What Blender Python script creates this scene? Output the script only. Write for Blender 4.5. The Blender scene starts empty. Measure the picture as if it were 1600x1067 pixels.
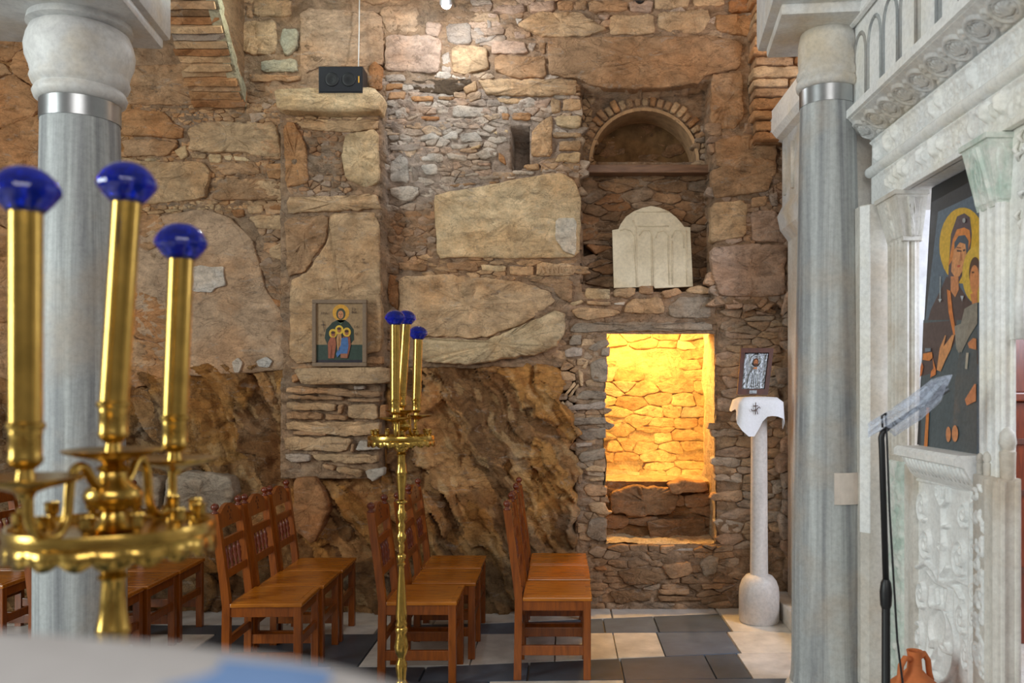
import bpy, bmesh, math, random
import numpy as np
from mathutils import Vector, Matrix

# ------------------------------------------------------------------ camera, world, lights, exposure
SC = bpy.context.scene
COL = SC.collection
F, H, CX, CY = 1363.0, 1.62, 880.0, 608.0      # focal length (px of a 1600 wide frame), eye height, vanishing point
WY = 6.5                                        # distance of the back wall

cam = bpy.data.cameras.new('camera'); camo = bpy.data.objects.new('camera', cam); COL.objects.link(camo)
camo.location = (0, 0, H); camo.rotation_euler = (math.radians(90), 0, 0)
cam.sensor_width = 36; cam.lens = 36 * F / 1600
cam.shift_x = -(CX - 800) / 1600; cam.shift_y = (CY - 533.5) / 1600
cam.clip_start = 0.02
cam.dof.use_dof = True; cam.dof.focus_distance = 5.6; cam.dof.aperture_fstop = 3.1
SC.camera = camo

w = bpy.data.worlds.new('world'); SC.world = w; w.use_nodes = True
w.node_tree.nodes['Background'].inputs[0].default_value = (1.0, 0.94, 0.86, 1)
w.node_tree.nodes['Background'].inputs[1].default_value = 0.25

def area(name, loc, aim, sx, sy, power, color):
    l = bpy.data.lights.new(name, 'AREA'); l.shape = 'RECTANGLE'; l.size = sx; l.size_y = sy; l.energy = power; l.color = color
    o = bpy.data.objects.new(name, l); COL.objects.link(o); o.location = loc
    o.rotation_euler = (Vector(aim) - Vector(loc)).to_track_quat('-Z', 'Y').to_euler()
    return o
# tall daylight windows of the aisle to the left and an added soft fill from behind the viewer, and the sanctuary window
area('window_light_aisle', (-7.2, -0.4, 3.0), (0.8, 4.2, 1.8), 2.2, 3.4, 430, (0.92, 1.0, 0.97))
area('fill_light_west', (0.6, -2.6, 4.3), (0.2, 6.0, 1.6), 3.4, 2.2, 150, (1.0, 0.97, 0.93))
area('window_light_sanctuary', (3.6, 3.4, 2.7), (2.4, 5.6, 1.6), 1.2, 1.6, 110, (0.80, 0.87, 1.0))

SC.view_settings.view_transform = 'Standard'; SC.view_settings.look = 'None'
SC.view_settings.exposure = -0.28; SC.view_settings.gamma = 1.0; SC.view_settings.use_curve_mapping = False

# ------------------------------------------------------------------ helpers
rng = random.Random(7)
def lin(c):
    c = np.array(c, float) / 255.0
    return tuple(np.where(c <= 0.04045, c / 12.92, ((c + 0.055) / 1.055) ** 2.4))
def hsh(ix, iy, seed):
    n = (ix * 374761393 + iy * 668265263 + seed * 1442695041) & 0xFFFFFFFF
    n = ((n ^ (n >> 13)) * 1274126177) & 0xFFFFFFFF
    return ((n ^ (n >> 16)) & 0xFFFF) / 65535.0
def vnoise(x, y, seed=0):
    x = np.asarray(x, float); y = np.asarray(y, float)
    ix = np.floor(x).astype(np.int64); iy = np.floor(y).astype(np.int64)
    fx = x - ix; fy = y - iy; fx = fx * fx * (3 - 2 * fx); fy = fy * fy * (3 - 2 * fy)
    a = hsh(ix, iy, seed); b = hsh(ix + 1, iy, seed); c = hsh(ix, iy + 1, seed); d = hsh(ix + 1, iy + 1, seed)
    return (a + (b - a) * fx) * (1 - fy) + (c + (d - c) * fx) * fy
def fbm(x, y, seed=0, oct=4):
    s = 0; amp = 0.5; t = 0
    for k in range(oct):
        s = s + amp * vnoise(np.asarray(x) * 2 ** k, np.asarray(y) * 2 ** k, seed + k * 17); t += amp; amp *= 0.5
    return s / t
def ridged(x, y, seed=0, oct=4):
    s = 0; amp = 0.5; t = 0
    for k in range(oct):
        s = s + amp * (1 - np.abs(2 * vnoise(np.asarray(x) * 2 ** k, np.asarray(y) * 2 ** k, seed + k * 13) - 1)); t += amp; amp *= 0.55
    return s / t
def facet(u, v, seed=0):
    """broken rock: tilted flat facets; returns height about 0 and a random number per facet"""
    u = np.asarray(u, float); v = np.asarray(v, float); iu = np.floor(u).astype(np.int64); iv = np.floor(v).astype(np.int64)
    best = np.full(u.shape, 99.); hh = np.zeros(u.shape); rr = np.zeros(u.shape)
    for du in (-1, 0, 1):
        for dv in (-1, 0, 1):
            a, b = iu + du, iv + dv; cu = a + .1 + .8 * hsh(a, b, seed); cv = b + .1 + .8 * hsh(a, b, seed + 7)
            d = (u - cu) ** 2 + (v - cv) ** 2; h = (hsh(a, b, seed + 3) - .5) + (hsh(a, b, seed + 11) - .5) * 1.4 * (u - cu) + (hsh(a, b, seed + 19) - .5) * 1.4 * (v - cv)
            m = d < best; best = np.where(m, d, best); hh = np.where(m, h, hh); rr = np.where(m, hsh(a, b, seed + 23), rr)
    return hh, rr
def inpoly(poly, px, py):
    px = np.asarray(px, float); py = np.asarray(py, float); r = np.zeros(px.shape, bool); n = len(poly)
    for i in range(n):
        x1, y1 = poly[i]; x2, y2 = poly[(i + 1) % n]
        if y1 == y2: continue
        c = ((y1 > py) != (y2 > py)) & (px < (x2 - x1) * (py - y1) / (y2 - y1) + x1)
        r ^= c
    return r
def W(px, py, Y=WY):                    # a pixel of the photograph on the plane at distance Y
    return ((px - CX) * Y / F, Y, H - (py - CY) * Y / F)
def XP(px, py, X):                      # ... on the plane at x = X
    d = F * X / (px - CX); return (X, d, H - (py - CY) * d / F)
def FL(px, py, z=0.0):                  # ... on the floor
    d = F * (H - z) / (py - CY); return ((px - CX) * d / F, d, z)

def tag(o, label=None, cat=None, group=None, kind=None):
    if label: o['label'] = label
    if cat: o['category'] = cat
    if group: o['group'] = group
    if kind: o['kind'] = kind
    return o
def empty(name, loc=(0, 0, 0), rz=0):
    o = bpy.data.objects.new(name, None); COL.objects.link(o); o.location = loc; o.rotation_euler = (0, 0, rz); o.empty_display_size = 0.1
    return o
def obj(name, verts, faces, mat, parent=None, smooth=False, cols=None, local=False, me=None):
    """one mesh object; verts are in world space unless local (then in the parent's space)"""
    me = bpy.data.meshes.new(name)
    v = np.asarray(verts, float)
    if parent is not None and not local:
        mp = Vector((0, 0, 0)); q = parent
        while q is not None: mp += q.location; q = q.parent
        v = v - np.array(mp)
    me.from_pydata(v.tolist(), [], [list(f) for f in faces]); me.materials.append(mat)
    if cols is not None:
        ca = me.color_attributes.new('Col', 'FLOAT_COLOR', 'POINT')
        c = np.ones((len(v), 4)); c[:, :3] = np.asarray(cols); ca.data.foreach_set('color', c.ravel())
    if smooth: me.polygons.foreach_set('use_smooth', [True] * len(me.polygons))
    me.update()
    o = bpy.data.objects.new(name, me); COL.objects.link(o)
    if parent is not None: o.parent = parent
    return o
def bobj(name, bm, mat, parent=None, smooth=False, local=False):
    bmesh.ops.recalc_face_normals(bm, faces=bm.faces)
    bm.verts.index_update()
    v = [tuple(x.co) for x in bm.verts]; f = [[q.index for q in p.verts] for p in bm.faces]
    bm.free(); return obj(name, v, f, mat, parent, smooth, None, local)
class MB:
    """collects shapes into one mesh"""
    def __init__(s): s.v = []; s.f = []; s.c = []
    def add(s, v, f, c=None):
        n = len(s.v); s.v += [tuple(map(float, p)) for p in v]; s.f += [[i + n for i in q] for q in f]
        s.c += [c if c is not None else (1, 1, 1)] * len(v); return s
    def box(s, x0, x1, y0, y1, z0, z1, b=0.0, M=None, c=None):
        bm = bmesh.new(); bmesh.ops.create_cube(bm, size=1)
        for q in bm.verts: q.co = Vector(((x0 + x1) / 2 + q.co.x * (x1 - x0), (y0 + y1) / 2 + q.co.y * (y1 - y0), (z0 + z1) / 2 + q.co.z * (z1 - z0)))
        if b > 0: bmesh.ops.bevel(bm, geom=list(bm.edges), offset=b, segments=2, affect='EDGES', profile=0.6)
        if M is not None: bmesh.ops.transform(bm, matrix=M, verts=bm.verts)
        bm.verts.index_update(); s.add([tuple(q.co) for q in bm.verts], [[q.index for q in p.verts] for p in bm.faces], c); bm.free(); return s
    def lathe(s, prof, seg=24, c=(0, 0, 0), M=None, col=None, rf=None):
        v = []; f = []
        for r, z in prof:
            for k in range(seg):
                a = 2 * math.pi * k / seg; rr = r * (rf(a, z) if rf else 1)
                p = Vector((c[0] + rr * math.cos(a), c[1] + rr * math.sin(a), c[2] + z))
                v.append(tuple(M @ p if M is not None else p))
        for i in range(len(prof) - 1):
            for k in range(seg):
                k2 = (k + 1) % seg; f.append([i * seg + k, i * seg + k2, (i + 1) * seg + k2, (i + 1) * seg + k])
        f.append(list(range(seg))[::-1]); f.append([(len(prof) - 1) * seg + k for k in range(seg)])
        return s.add(v, f, col)
    def tube(s, pts, r, seg=8, col=None):
        P = [Vector(p) for p in pts]; n = len(P); v = []; f = []
        R = r if isinstance(r, (list, tuple)) else [r] * n
        up = Vector((0, 0, 1)); t0 = (P[1] - P[0]).normalized()
        if abs(t0.dot(up)) > .9: up = Vector((1, 0, 0))
        nrm = (up - t0 * up.dot(t0)).normalized()
        for i in range(n):
            t = (P[min(i + 1, n - 1)] - P[max(i - 1, 0)]).normalized()
            nrm = (nrm - t * nrm.dot(t)).normalized(); bn = t.cross(nrm)
            for k in range(seg):
                a = 2 * math.pi * k / seg; v.append(tuple(P[i] + (nrm * math.cos(a) + bn * math.sin(a)) * R[i]))
        for i in range(n - 1):
            for k in range(seg):
                k2 = (k + 1) % seg; f.append([i * seg + k, i * seg + k2, (i + 1) * seg + k2, (i + 1) * seg + k])
        f.append(list(range(seg))[::-1]); f.append([(n - 1) * seg + k for k in range(seg)])
        return s.add(v, f, col)
    def prism(s, poly, fn, t0, t1, c=None):
        """poly (a,b) extruded between t0 and t1; fn(a,b,t) -> xyz"""
        n = len(poly); v = [fn(a, b, t0) for a, b in poly] + [fn(a, b, t1) for a, b in poly]
        f = [list(range(n))[::-1], list(range(n, 2 * n))] + [[i, (i + 1) % n, n + (i + 1) % n, n + i] for i in range(n)]
        return s.add(v, f, c)
    def build(s, name, mat, parent=None, smooth=False, local=False, cols=False):
        bm = bmesh.new(); me = bpy.data.meshes.new('tmp'); me.from_pydata(s.v, [], s.f); bm.from_mesh(me); bpy.data.meshes.remove(me)
        bmesh.ops.recalc_face_normals(bm, faces=bm.faces); bm.verts.index_update()
        f = [[q.index for q in p.verts] for p in bm.faces]; bm.free()
        return obj(name, s.v, f, mat, parent, smooth, s.c if cols else None, local)
def auto(o, ang=35):
    """smooth shading with sharp edges above an angle, stored on the mesh"""
    me = o.data; bm = bmesh.new(); bm.from_mesh(me)
    for e in bm.edges:
        if len(e.link_faces) == 2 and e.calc_face_angle(0) > math.radians(ang): e.smooth = False
    for p in bm.faces: p.smooth = True
    bm.to_mesh(me); bm.free(); return o
def copy_tree(o, parent=None):
    c = o.copy(); COL.objects.link(c); c.parent = parent
    for ch in list(o.children): copy_tree(ch, c)
    return c

# ------------------------------------------------------------------ materials
def nodes(name):
    m = bpy.data.materials.new(name); m.use_nodes = True; nt = m.node_tree; b = nt.nodes['Principled BSDF']
    return m, nt, b, nt.nodes.new, nt.links.new
def noise(nt, vec, scale, detail=4, rough=0.55, dist=0.0):
    n = nt.nodes.new('ShaderNodeTexNoise'); n.inputs['Scale'].default_value = scale; n.inputs['Detail'].default_value = detail
    n.inputs['Roughness'].default_value = rough; n.inputs['Distortion'].default_value = dist
    if vec is not None: nt.links.new(vec, n.inputs['Vector'])
    return n.outputs['Fac']
def ramp(nt, fac, stops):
    r = nt.nodes.new('ShaderNodeValToRGB'); nt.links.new(fac, r.inputs[0])
    while len(r.color_ramp.elements) < len(stops): r.color_ramp.elements.new(0.5)
    for e, (p, c) in zip(r.color_ramp.elements, stops):
        e.position = p; e.color = (c[0], c[1], c[2], 1) if not isinstance(c, (int, float)) else (c, c, c, 1)
    return r.outputs[0]
def mix(nt, fac, a, b, mode='MIX'):
    n = nt.nodes.new('ShaderNodeMix'); n.data_type = 'RGBA'; n.blend_type = mode
    for sock, val in ((n.inputs[0], fac), (n.inputs[6], a), (n.inputs[7], b)):
        if isinstance(val, (int, float)): sock.default_value = val
        elif isinstance(val, tuple): sock.default_value = (*val[:3], 1)
        else: nt.links.new(val, sock)
    return n.outputs[2]
def bump(nt, b, h, strength, dist):
    n = nt.nodes.new('ShaderNodeBump'); n.inputs['Strength'].default_value = strength; n.inputs['Distance'].default_value = dist
    nt.links.new(h, n.inputs['Height']); nt.links.new(n.outputs[0], b.inputs['Normal'])
def mapped(nt, src, scale=(1, 1, 1), rot=(0, 0, 0)):
    m = nt.nodes.new('ShaderNodeMapping'); m.inputs['Scale'].default_value = scale; m.inputs['Rotation'].default_value = rot
    nt.links.new(src, m.inputs['Vector']); return m.outputs[0]
def pos(nt): return nt.nodes.new('ShaderNodeNewGeometry').outputs['Position']
def objco(nt): return nt.nodes.new('ShaderNodeTexCoord').outputs['Object']

def rock_mat(name, bstr=0.6, bdist=0.012, stain=0.5, tint=(1, 1, 1)):
    m, nt, b, N, L = nodes(name)
    at = N('ShaderNodeAttribute'); at.attribute_name = 'Col'
    p = pos(nt)
    n1 = noise(nt, p, 2.6, 5, 0.6); n2 = noise(nt, mapped(nt, p, (1, 1, 1.8)), 9, 7, 0.68, 0.6); n3 = noise(nt, p, 70, 5, 0.75)
    n4 = noise(nt, mapped(nt, p, (1, 1, 3.0)), 5.5, 7, 0.72, 1.2); n5 = noise(nt, mapped(nt, p, (1, 1, 1.6)), 3.4, 5, 0.55, 0.7); n6 = noise(nt, mapped(nt, p, (1, 1, 2.6)), 16, 5, 0.6, 0.8)
    c = mix(nt, 1.0, at.outputs['Color'], ramp(nt, n2, [(0.30, 0.62), (0.48, 0.96), (0.70, 1.26)]), 'MULTIPLY')
    c = mix(nt, ramp(nt, n1, [(0.44, 0.0), (0.62, stain)]), c, mix(nt, 1.0, c, (0.98, 0.74, 0.52), 'MULTIPLY'))
    c = mix(nt, ramp(nt, n4, [(0.57, 0.0), (0.68, 0.5)]), c, (0.42, 0.36, 0.30))
    c = mix(nt, ramp(nt, n4, [(0.28, 0.5), (0.40, 0.0)]), c, (0.15, 0.095, 0.058))
    c = mix(nt, 1.0, c, ramp(nt, n5, [(0.491, 1.0), (0.5, 0.66), (0.509, 1.0)]), 'MULTIPLY')
    c = mix(nt, 0.5, c, mix(nt, 1.0, c, ramp(nt, n6, [(0.30, 0.45), (0.42, 1.0), (0.6, 1.0), (0.72, 1.3)]), 'MULTIPLY'))
    c = mix(nt, 0.45, c, mix(nt, 1.0, c, ramp(nt, n3, [(0.32, 0.5), (0.55, 1.0), (0.72, 1.4)]), 'MULTIPLY'))
    c = mix(nt, 1.0, c, tint, 'MULTIPLY')
    L(c, b.inputs['Base Color']); b.inputs['Roughness'].default_value = 0.9; b.inputs['Specular IOR Level'].default_value = 0.2
    h = mix(nt, 0.4, mix(nt, 0.5, n2, n6), n3)
    h = mix(nt, 1.0, h, ramp(nt, n5, [(0.485, 1.0), (0.5, 0.75), (0.515, 1.0)]), 'MULTIPLY')
    bump(nt, b, h, bstr, bdist); return m
def plain(name, col, rough=0.5, metal=0.0, spec=0.5, nscale=None, namp=0.15, bstr=0, coat=0):
    m, nt, b, N, L = nodes(name)
    b.inputs['Roughness'].default_value = rough; b.inputs['Metallic'].default_value = metal; b.inputs['Specular IOR Level'].default_value = spec
    b.inputs['Coat Weight'].default_value = coat
    n = noise(nt, objco(nt), nscale or 8, 5, 0.6)
    c = mix(nt, 1.0, tuple(col), ramp(nt, n, [(0.3, 1 - namp), (0.7, 1 + namp)]), 'MULTIPLY'); L(c, b.inputs['Base Color'])
    if bstr: bump(nt, b, n, bstr, 0.004)
    return m
def marble_mat(name, light, dark, axis=(6, 6, 0.35), rough=0.38, vein=0.6, warm=None):
    m, nt, b, N, L = nodes(name); p = pos(nt)
    n1 = noise(nt, mapped(nt, p, axis), 1.6, 6, 0.62, 0.5); n2 = noise(nt, p, 2.2, 4); n3 = noise(nt, p, 45, 4, 0.7)
    c = ramp(nt, n1, [(0.36, dark), (0.5, tuple(0.5 * (a + d) for a, d in zip(light, dark))), (0.62, light)])
    c = mix(nt, 1 - vein, c, light)
    if warm: c = mix(nt, ramp(nt, n2, [(0.5, 0.0), (0.68, 0.75)]), c, warm)
    c = mix(nt, 0.35, c, mix(nt, 1.0, c, ramp(nt, n3, [(0.3, 0.6), (0.6, 1.15)]), 'MULTIPLY'))
    L(c, b.inputs['Base Color']); b.inputs['Roughness'].default_value = rough; b.inputs['Specular IOR Level'].default_value = 0.4
    bump(nt, b, n3, 0.18, 0.004); return m
def vcol_mat(name, rough=0.6, spec=0.3, nscale=40, amt=0.3, coat=0.0, bstr=0.0):
    m, nt, b, N, L = nodes(name); at = N('ShaderNodeAttribute'); at.attribute_name = 'Col'; n = noise(nt, pos(nt), nscale, 4, 0.65)
    c = mix(nt, 1.0, at.outputs['Color'], ramp(nt, n, [(0.3, 1 - amt), (0.7, 1 + amt)]), 'MULTIPLY'); L(c, b.inputs['Base Color'])
    b.inputs['Roughness'].default_value = rough; b.inputs['Specular IOR Level'].default_value = spec; b.inputs['Coat Weight'].default_value = coat
    if bstr: bump(nt, b, n, bstr, 0.003)
    return m
def wood_mat(name, c1, c2, rough=0.3, axis=(18, 18, 2.0)):
    m, nt, b, N, L = nodes(name)
    oi = N('ShaderNodeObjectInfo'); ad = N('ShaderNodeVectorMath'); ad.operation = 'ADD'; L(objco(nt), ad.inputs[0]); L(oi.outputs['Random'], ad.inputs[1])
    n = noise(nt, mapped(nt, ad.outputs[0], axis), 3.0, 6, 0.6, 0.6)
    c = ramp(nt, n, [(0.3, c1), (0.7, c2)]); L(c, b.inputs['Base Color']); b.inputs['Roughness'].default_value = rough
    b.inputs['Coat Weight'].default_value = 0.25; b.inputs['Coat Roughness'].default_value = 0.2
    bump(nt, b, n, 0.08, 0.003); return m

ROCK = rock_mat('stone', 0.9, 0.022, 0.5); MORTAR = rock_mat('mortar', 1.0, 0.03, 0.4); BED = rock_mat('bedrock', 1.0, 0.03, 0.6)
BRICK = rock_mat('brick', 0.6, 0.01, 0.4)
MARB_COL = marble_mat('column_marble', lin((196, 201, 201)), lin((112, 114, 120)), (7, 7, 0.2), 0.42, 0.9, lin((180, 168, 154)))
MARB_CAP = marble_mat('capital_marble', lin((226, 226, 224)), lin((176, 176, 180)), (3, 3, 3), 0.45, 0.5, lin((206, 188, 158)))
MARB_W = marble_mat('carved_marble', lin((250, 251, 250)), lin((226, 229, 231)), (3, 3, 3), 0.5, 0.5, lin((244, 240, 228)))
MARB_PIER = marble_mat('weathered_marble', lin((228, 226, 220)), lin((190, 182, 172)), (2, 2, 1.0), 0.6, 0.7, lin((198, 182, 162)))
MARB_G = marble_mat('green_veined_marble', lin((232, 234, 228)), lin((170, 200, 186)), (5, 5, 5), 0.5, 0.7)
MARB_P = marble_mat('pedestal_marble', lin((214, 208, 204)), lin((184, 176, 172)), (3, 3, 1), 0.5, 0.6)
SLABM = vcol_mat('floor_marble', 0.28, 0.5, 6, 0.22)
STEEL = plain('steel_band', (0.40, 0.41, 0.42), 0.33, 1.0)
BRASS = plain('brass', (0.54, 0.345, 0.085), 0.23, 1.0, nscale=30, namp=0.2)
BLUE = plain('blue_glass', (0.004, 0.032, 0.78), 0.03, 0.0, 0.6, coat=0.3, nscale=30, namp=0.2); BLUE.node_tree.nodes['Principled BSDF'].inputs['Transmission Weight'].default_value = 0.82
WOOD = wood_mat('chair_wood', lin((110, 52, 8)), lin((154, 80, 15)), 0.3)
SEATW = wood_mat('seat_wood', lin((150, 82, 12)), lin((200, 120, 28)), 0.24, (2.0, 18, 18))
DWOOD = wood_mat('dark_wood', lin((60, 28, 18)), lin((92, 46, 28)), 0.4)
OLDW = wood_mat('old_beam_wood', lin((96, 66, 46)), lin((140, 102, 74)), 0.8, (2, 18, 18))
BLACK = plain('black_plastic', (0.012, 0.013, 0.015), 0.45)
GRILLE = plain('speaker_grille', (0.008, 0.009, 0.014), 0.7, nscale=300, namp=0.6, bstr=0.4)
CLOTHW = plain('white_cloth', (0.80, 0.80, 0.84), 0.9, spec=0.1, nscale=90, namp=0.05)
CLOTHB = plain('blue_cloth', (0.22, 0.36, 0.66), 0.9, spec=0.1, nscale=90, namp=0.05)
CLAY = plain('terracotta', lin((196, 112, 62)), 0.75, nscale=14, namp=0.2)
SILVER = plain('embossed_silver', (0.26, 0.27, 0.28), 0.42, 1.0, nscale=60, namp=0.45)
PAINT = vcol_mat('icon_paint', 0.38, 0.4, 50, 0.22, 0.15)
def glow(name, col, s):
    m, nt, b, N, L = nodes(name); b.inputs['Emission Color'].default_value = (*col, 1); b.inputs['Emission Strength'].default_value = s; return m
LAMPG = glow('lamp_glow', (0.92, 0.96, 1.0), 30)
m, nt, b, N, L = nodes('clear_plastic_bag')
b.inputs['Base Color'].default_value = (0.70, 0.80, 1, 1); b.inputs['Roughness'].default_value = 0.18; b.inputs['Alpha'].default_value = 0.5
n_ = noise(nt, objco(nt), 28, 5, 0.7, 1.5); bump(nt, b, n_, 0.4, 0.01); L(ramp(nt, n_, [(0.38, 0.22), (0.66, 0.62)]), b.inputs['Alpha']); BAG = m
# ------------------------------------------------------------------ back wall
PAL = {k: lin(v) for k, v in dict(sand=(198, 166, 130), tan=(180, 144, 110), yel=(212, 186, 148), pink=(190, 162, 142), grey=(178, 162, 148),
       brown=(150, 118, 88), orange=(186, 140, 98), white=(200, 190, 178), green=(178, 174, 154), dark=(92, 76, 60), slate=(166, 150, 132),
       rust=(172, 124, 84), plas=(188, 158, 130)).items()}
def S(o, s, pts): return [(o[0] + x / s, o[1] + y / s) for x, y in pts]
def chaikin(p, q=0.2):
    out = []; n = len(p)
    for i in range(n):
        a, b = p[i], p[(i + 1) % n]
        out.append((a[0] + (b[0] - a[0]) * q, a[1] + (b[1] - a[1]) * q)); out.append((b[0] + (a[0] - b[0]) * q, b[1] + (a[1] - b[1]) * q))
    return out
def resample(p, step):
    out = []; n = len(p)
    for i in range(n):
        a, b = p[i], p[(i + 1) % n]; l = math.hypot(b[0] - a[0], b[1] - a[1]); k = max(1, int(round(l / step)))
        for j in range(k): out.append((a[0] + (b[0] - a[0]) * j / k, a[1] + (b[1] - a[1]) * j / k))
    return out
def area2(p):
    return abs(sum(p[i][0] * p[(i + 1) % len(p)][1] - p[(i + 1) % len(p)][0] * p[i][1] for i in range(len(p)))) / 2
def centroid(p):
    A = 0; cx = 0; cy = 0; n = len(p)
    for i in range(n):
        x1, y1 = p[i]; x2, y2 = p[(i + 1) % n]; c = x1 * y2 - x2 * y1; A += c; cx += (x1 + x2) * c; cy += (y1 + y2) * c
    return (cx / (3 * A), cy / (3 * A)) if abs(A) > 1e-6 else p[0]
def stone_mesh(poly, Y, proud, color, rough=1.0, back=0.05, conv=None, round_=1.0, seed=0):
    """a rough block: an outline, rounded arrises, an uneven face; heights go towards the viewer"""
    conv = conv or (lambda x, y, d: W(x, y, d))
    A = area2(poly); big = A > 1800
    p = chaikin(poly, 0.13 if not big else 0.10)
    per = sum(math.dist(p[i], p[(i + 1) % len(p)]) for i in range(len(p)))
    step = max(2.6, per / 110); p = resample(p, step)
    c = np.array(centroid(p)); P = np.array(p)
    k = 1.0 if A < 400 else 1.9
    nx = fbm(P[:, 0] / 11, P[:, 1] / 11, 3 + seed) - .5; ny = fbm(P[:, 0] / 11 + 40, P[:, 1] / 11, 9 + seed) - .5
    P = P + np.stack([nx, ny], 1) * k * 2.6 * rough
    D = c - P; L = np.linalg.norm(D, axis=1) + 1e-6; rin = max(2.0, L.min())
    rings = [(0, -back), (0, 0.45)]
    e1 = min(0.25 * rin, 0.6 * round_); e2 = min(0.5 * rin, 1.8 * round_)
    rings += [(e1, 0.85), (e2, 1.0)]
    nr = int(min(11, max(2, rin / 5)))
    n = len(P); vs = []; hs = []
    for e, h in rings:
        vs.append(P + D * (e / L)[:, None]); hs.append(np.full(n, h * proud if h > 0 else h))
    f0 = (e2 / L)
    for j in range(1, nr):
        t = j / nr; fr = f0 + (1 - f0) * t
        vs.append(P + D * fr[:, None]); hs.append(np.full(n, proud * (1 + 0.03 * t)))
    vs.append(c[None, :]); hs.append(np.array([proud * 1.03]))
    V = np.concatenate(vs); Hh = np.concatenate(hs)
    amp = (0.008 + 0.010 * min(1, A / 4000)) * rough
    sx = seed * 3.1
    nz = (ridged(V[:, 0] / 26 + sx, V[:, 1] / 13, 5, 3) - .55) * 1.5 + (fbm(V[:, 0] / 6 + sx, V[:, 1] / 5, 8, 3) - .5) * 1.2
    fh, fr_ = facet(V[:, 0] / 21 + sx, V[:, 1] / 11, 6); fh2, _ = facet(V[:, 0] / 8 + sx, V[:, 1] / 5.5, 8)
    nz = nz * .55 + fh * .9 + fh2 * .5
    msk = np.ones(len(V)); msk[:n] = 0; msk[n:2 * n] = 0.6
    Hh = Hh + nz * amp * msk
    X, Yv, Z = conv(V[:, 0], V[:, 1], Y)
    Yv = np.zeros(len(V)) + Yv
    verts = np.stack([X, Yv - Hh, Z], 1)
    faces = []
    nring = len(vs) - 1
    for r in range(nring - 1):
        for i in range(n):
            j = (i + 1) % n; faces.append((r * n + i, r * n + j, (r + 1) * n + j, (r + 1) * n + i))
    ci = nring * n
    for i in range(n): faces.append(((nring - 1) * n + i, (nring - 1) * n + (i + 1) % n, ci))
    # outward orientation: make the centre fan face the viewer
    a, b_, c_ = faces[-1]; nn = np.cross(verts[b_] - verts[a], verts[c_] - verts[a])
    if nn[1] > 0: faces = [f[::-1] for f in faces]
    j = 1 + 0.5 * (fbm(V[:, 0] / 30 + sx, V[:, 1] / 30, 77) - .5) + .22 * (fr_ - .5)
    cols = np.array(color)[None, :] * j[:, None]
    return verts, faces, cols, A
STONES = []           # (area, verts, faces, cols)
HEROES = []
def hero(poly, col, proud=0.03, Y=WY, rough=1.0, register=True, rnd=1.0):
    c = PAL[col] if isinstance(col, str) else col
    jit = 1 + rng.uniform(-.08, .08); c = tuple(q * jit for q in c)
    if proud < .1: proud = .012 + proud * .55
    v, f, cc, A = stone_mesh(poly, Y, proud, c, rough, seed=len(HEROES), round_=rnd)
    STONES.append((A, v, f, cc))
    if register: HEROES.append(poly)
def clip(poly, a, b, c):      # keep a*x+b*y<=c
    out = []; n = len(poly)
    for i in range(n):
        p, q = poly[i], poly[(i + 1) % n]; dp = a * p[0] + b * p[1] - c; dq = a * q[0] + b * q[1] - c
        if dp <= 0: out.append(p)
        if dp * dq < 0:
            t = dp / (dp - dq); out.append((p[0] + (q[0] - p[0]) * t, p[1] + (q[1] - p[1]) * t))
    return out
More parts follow.
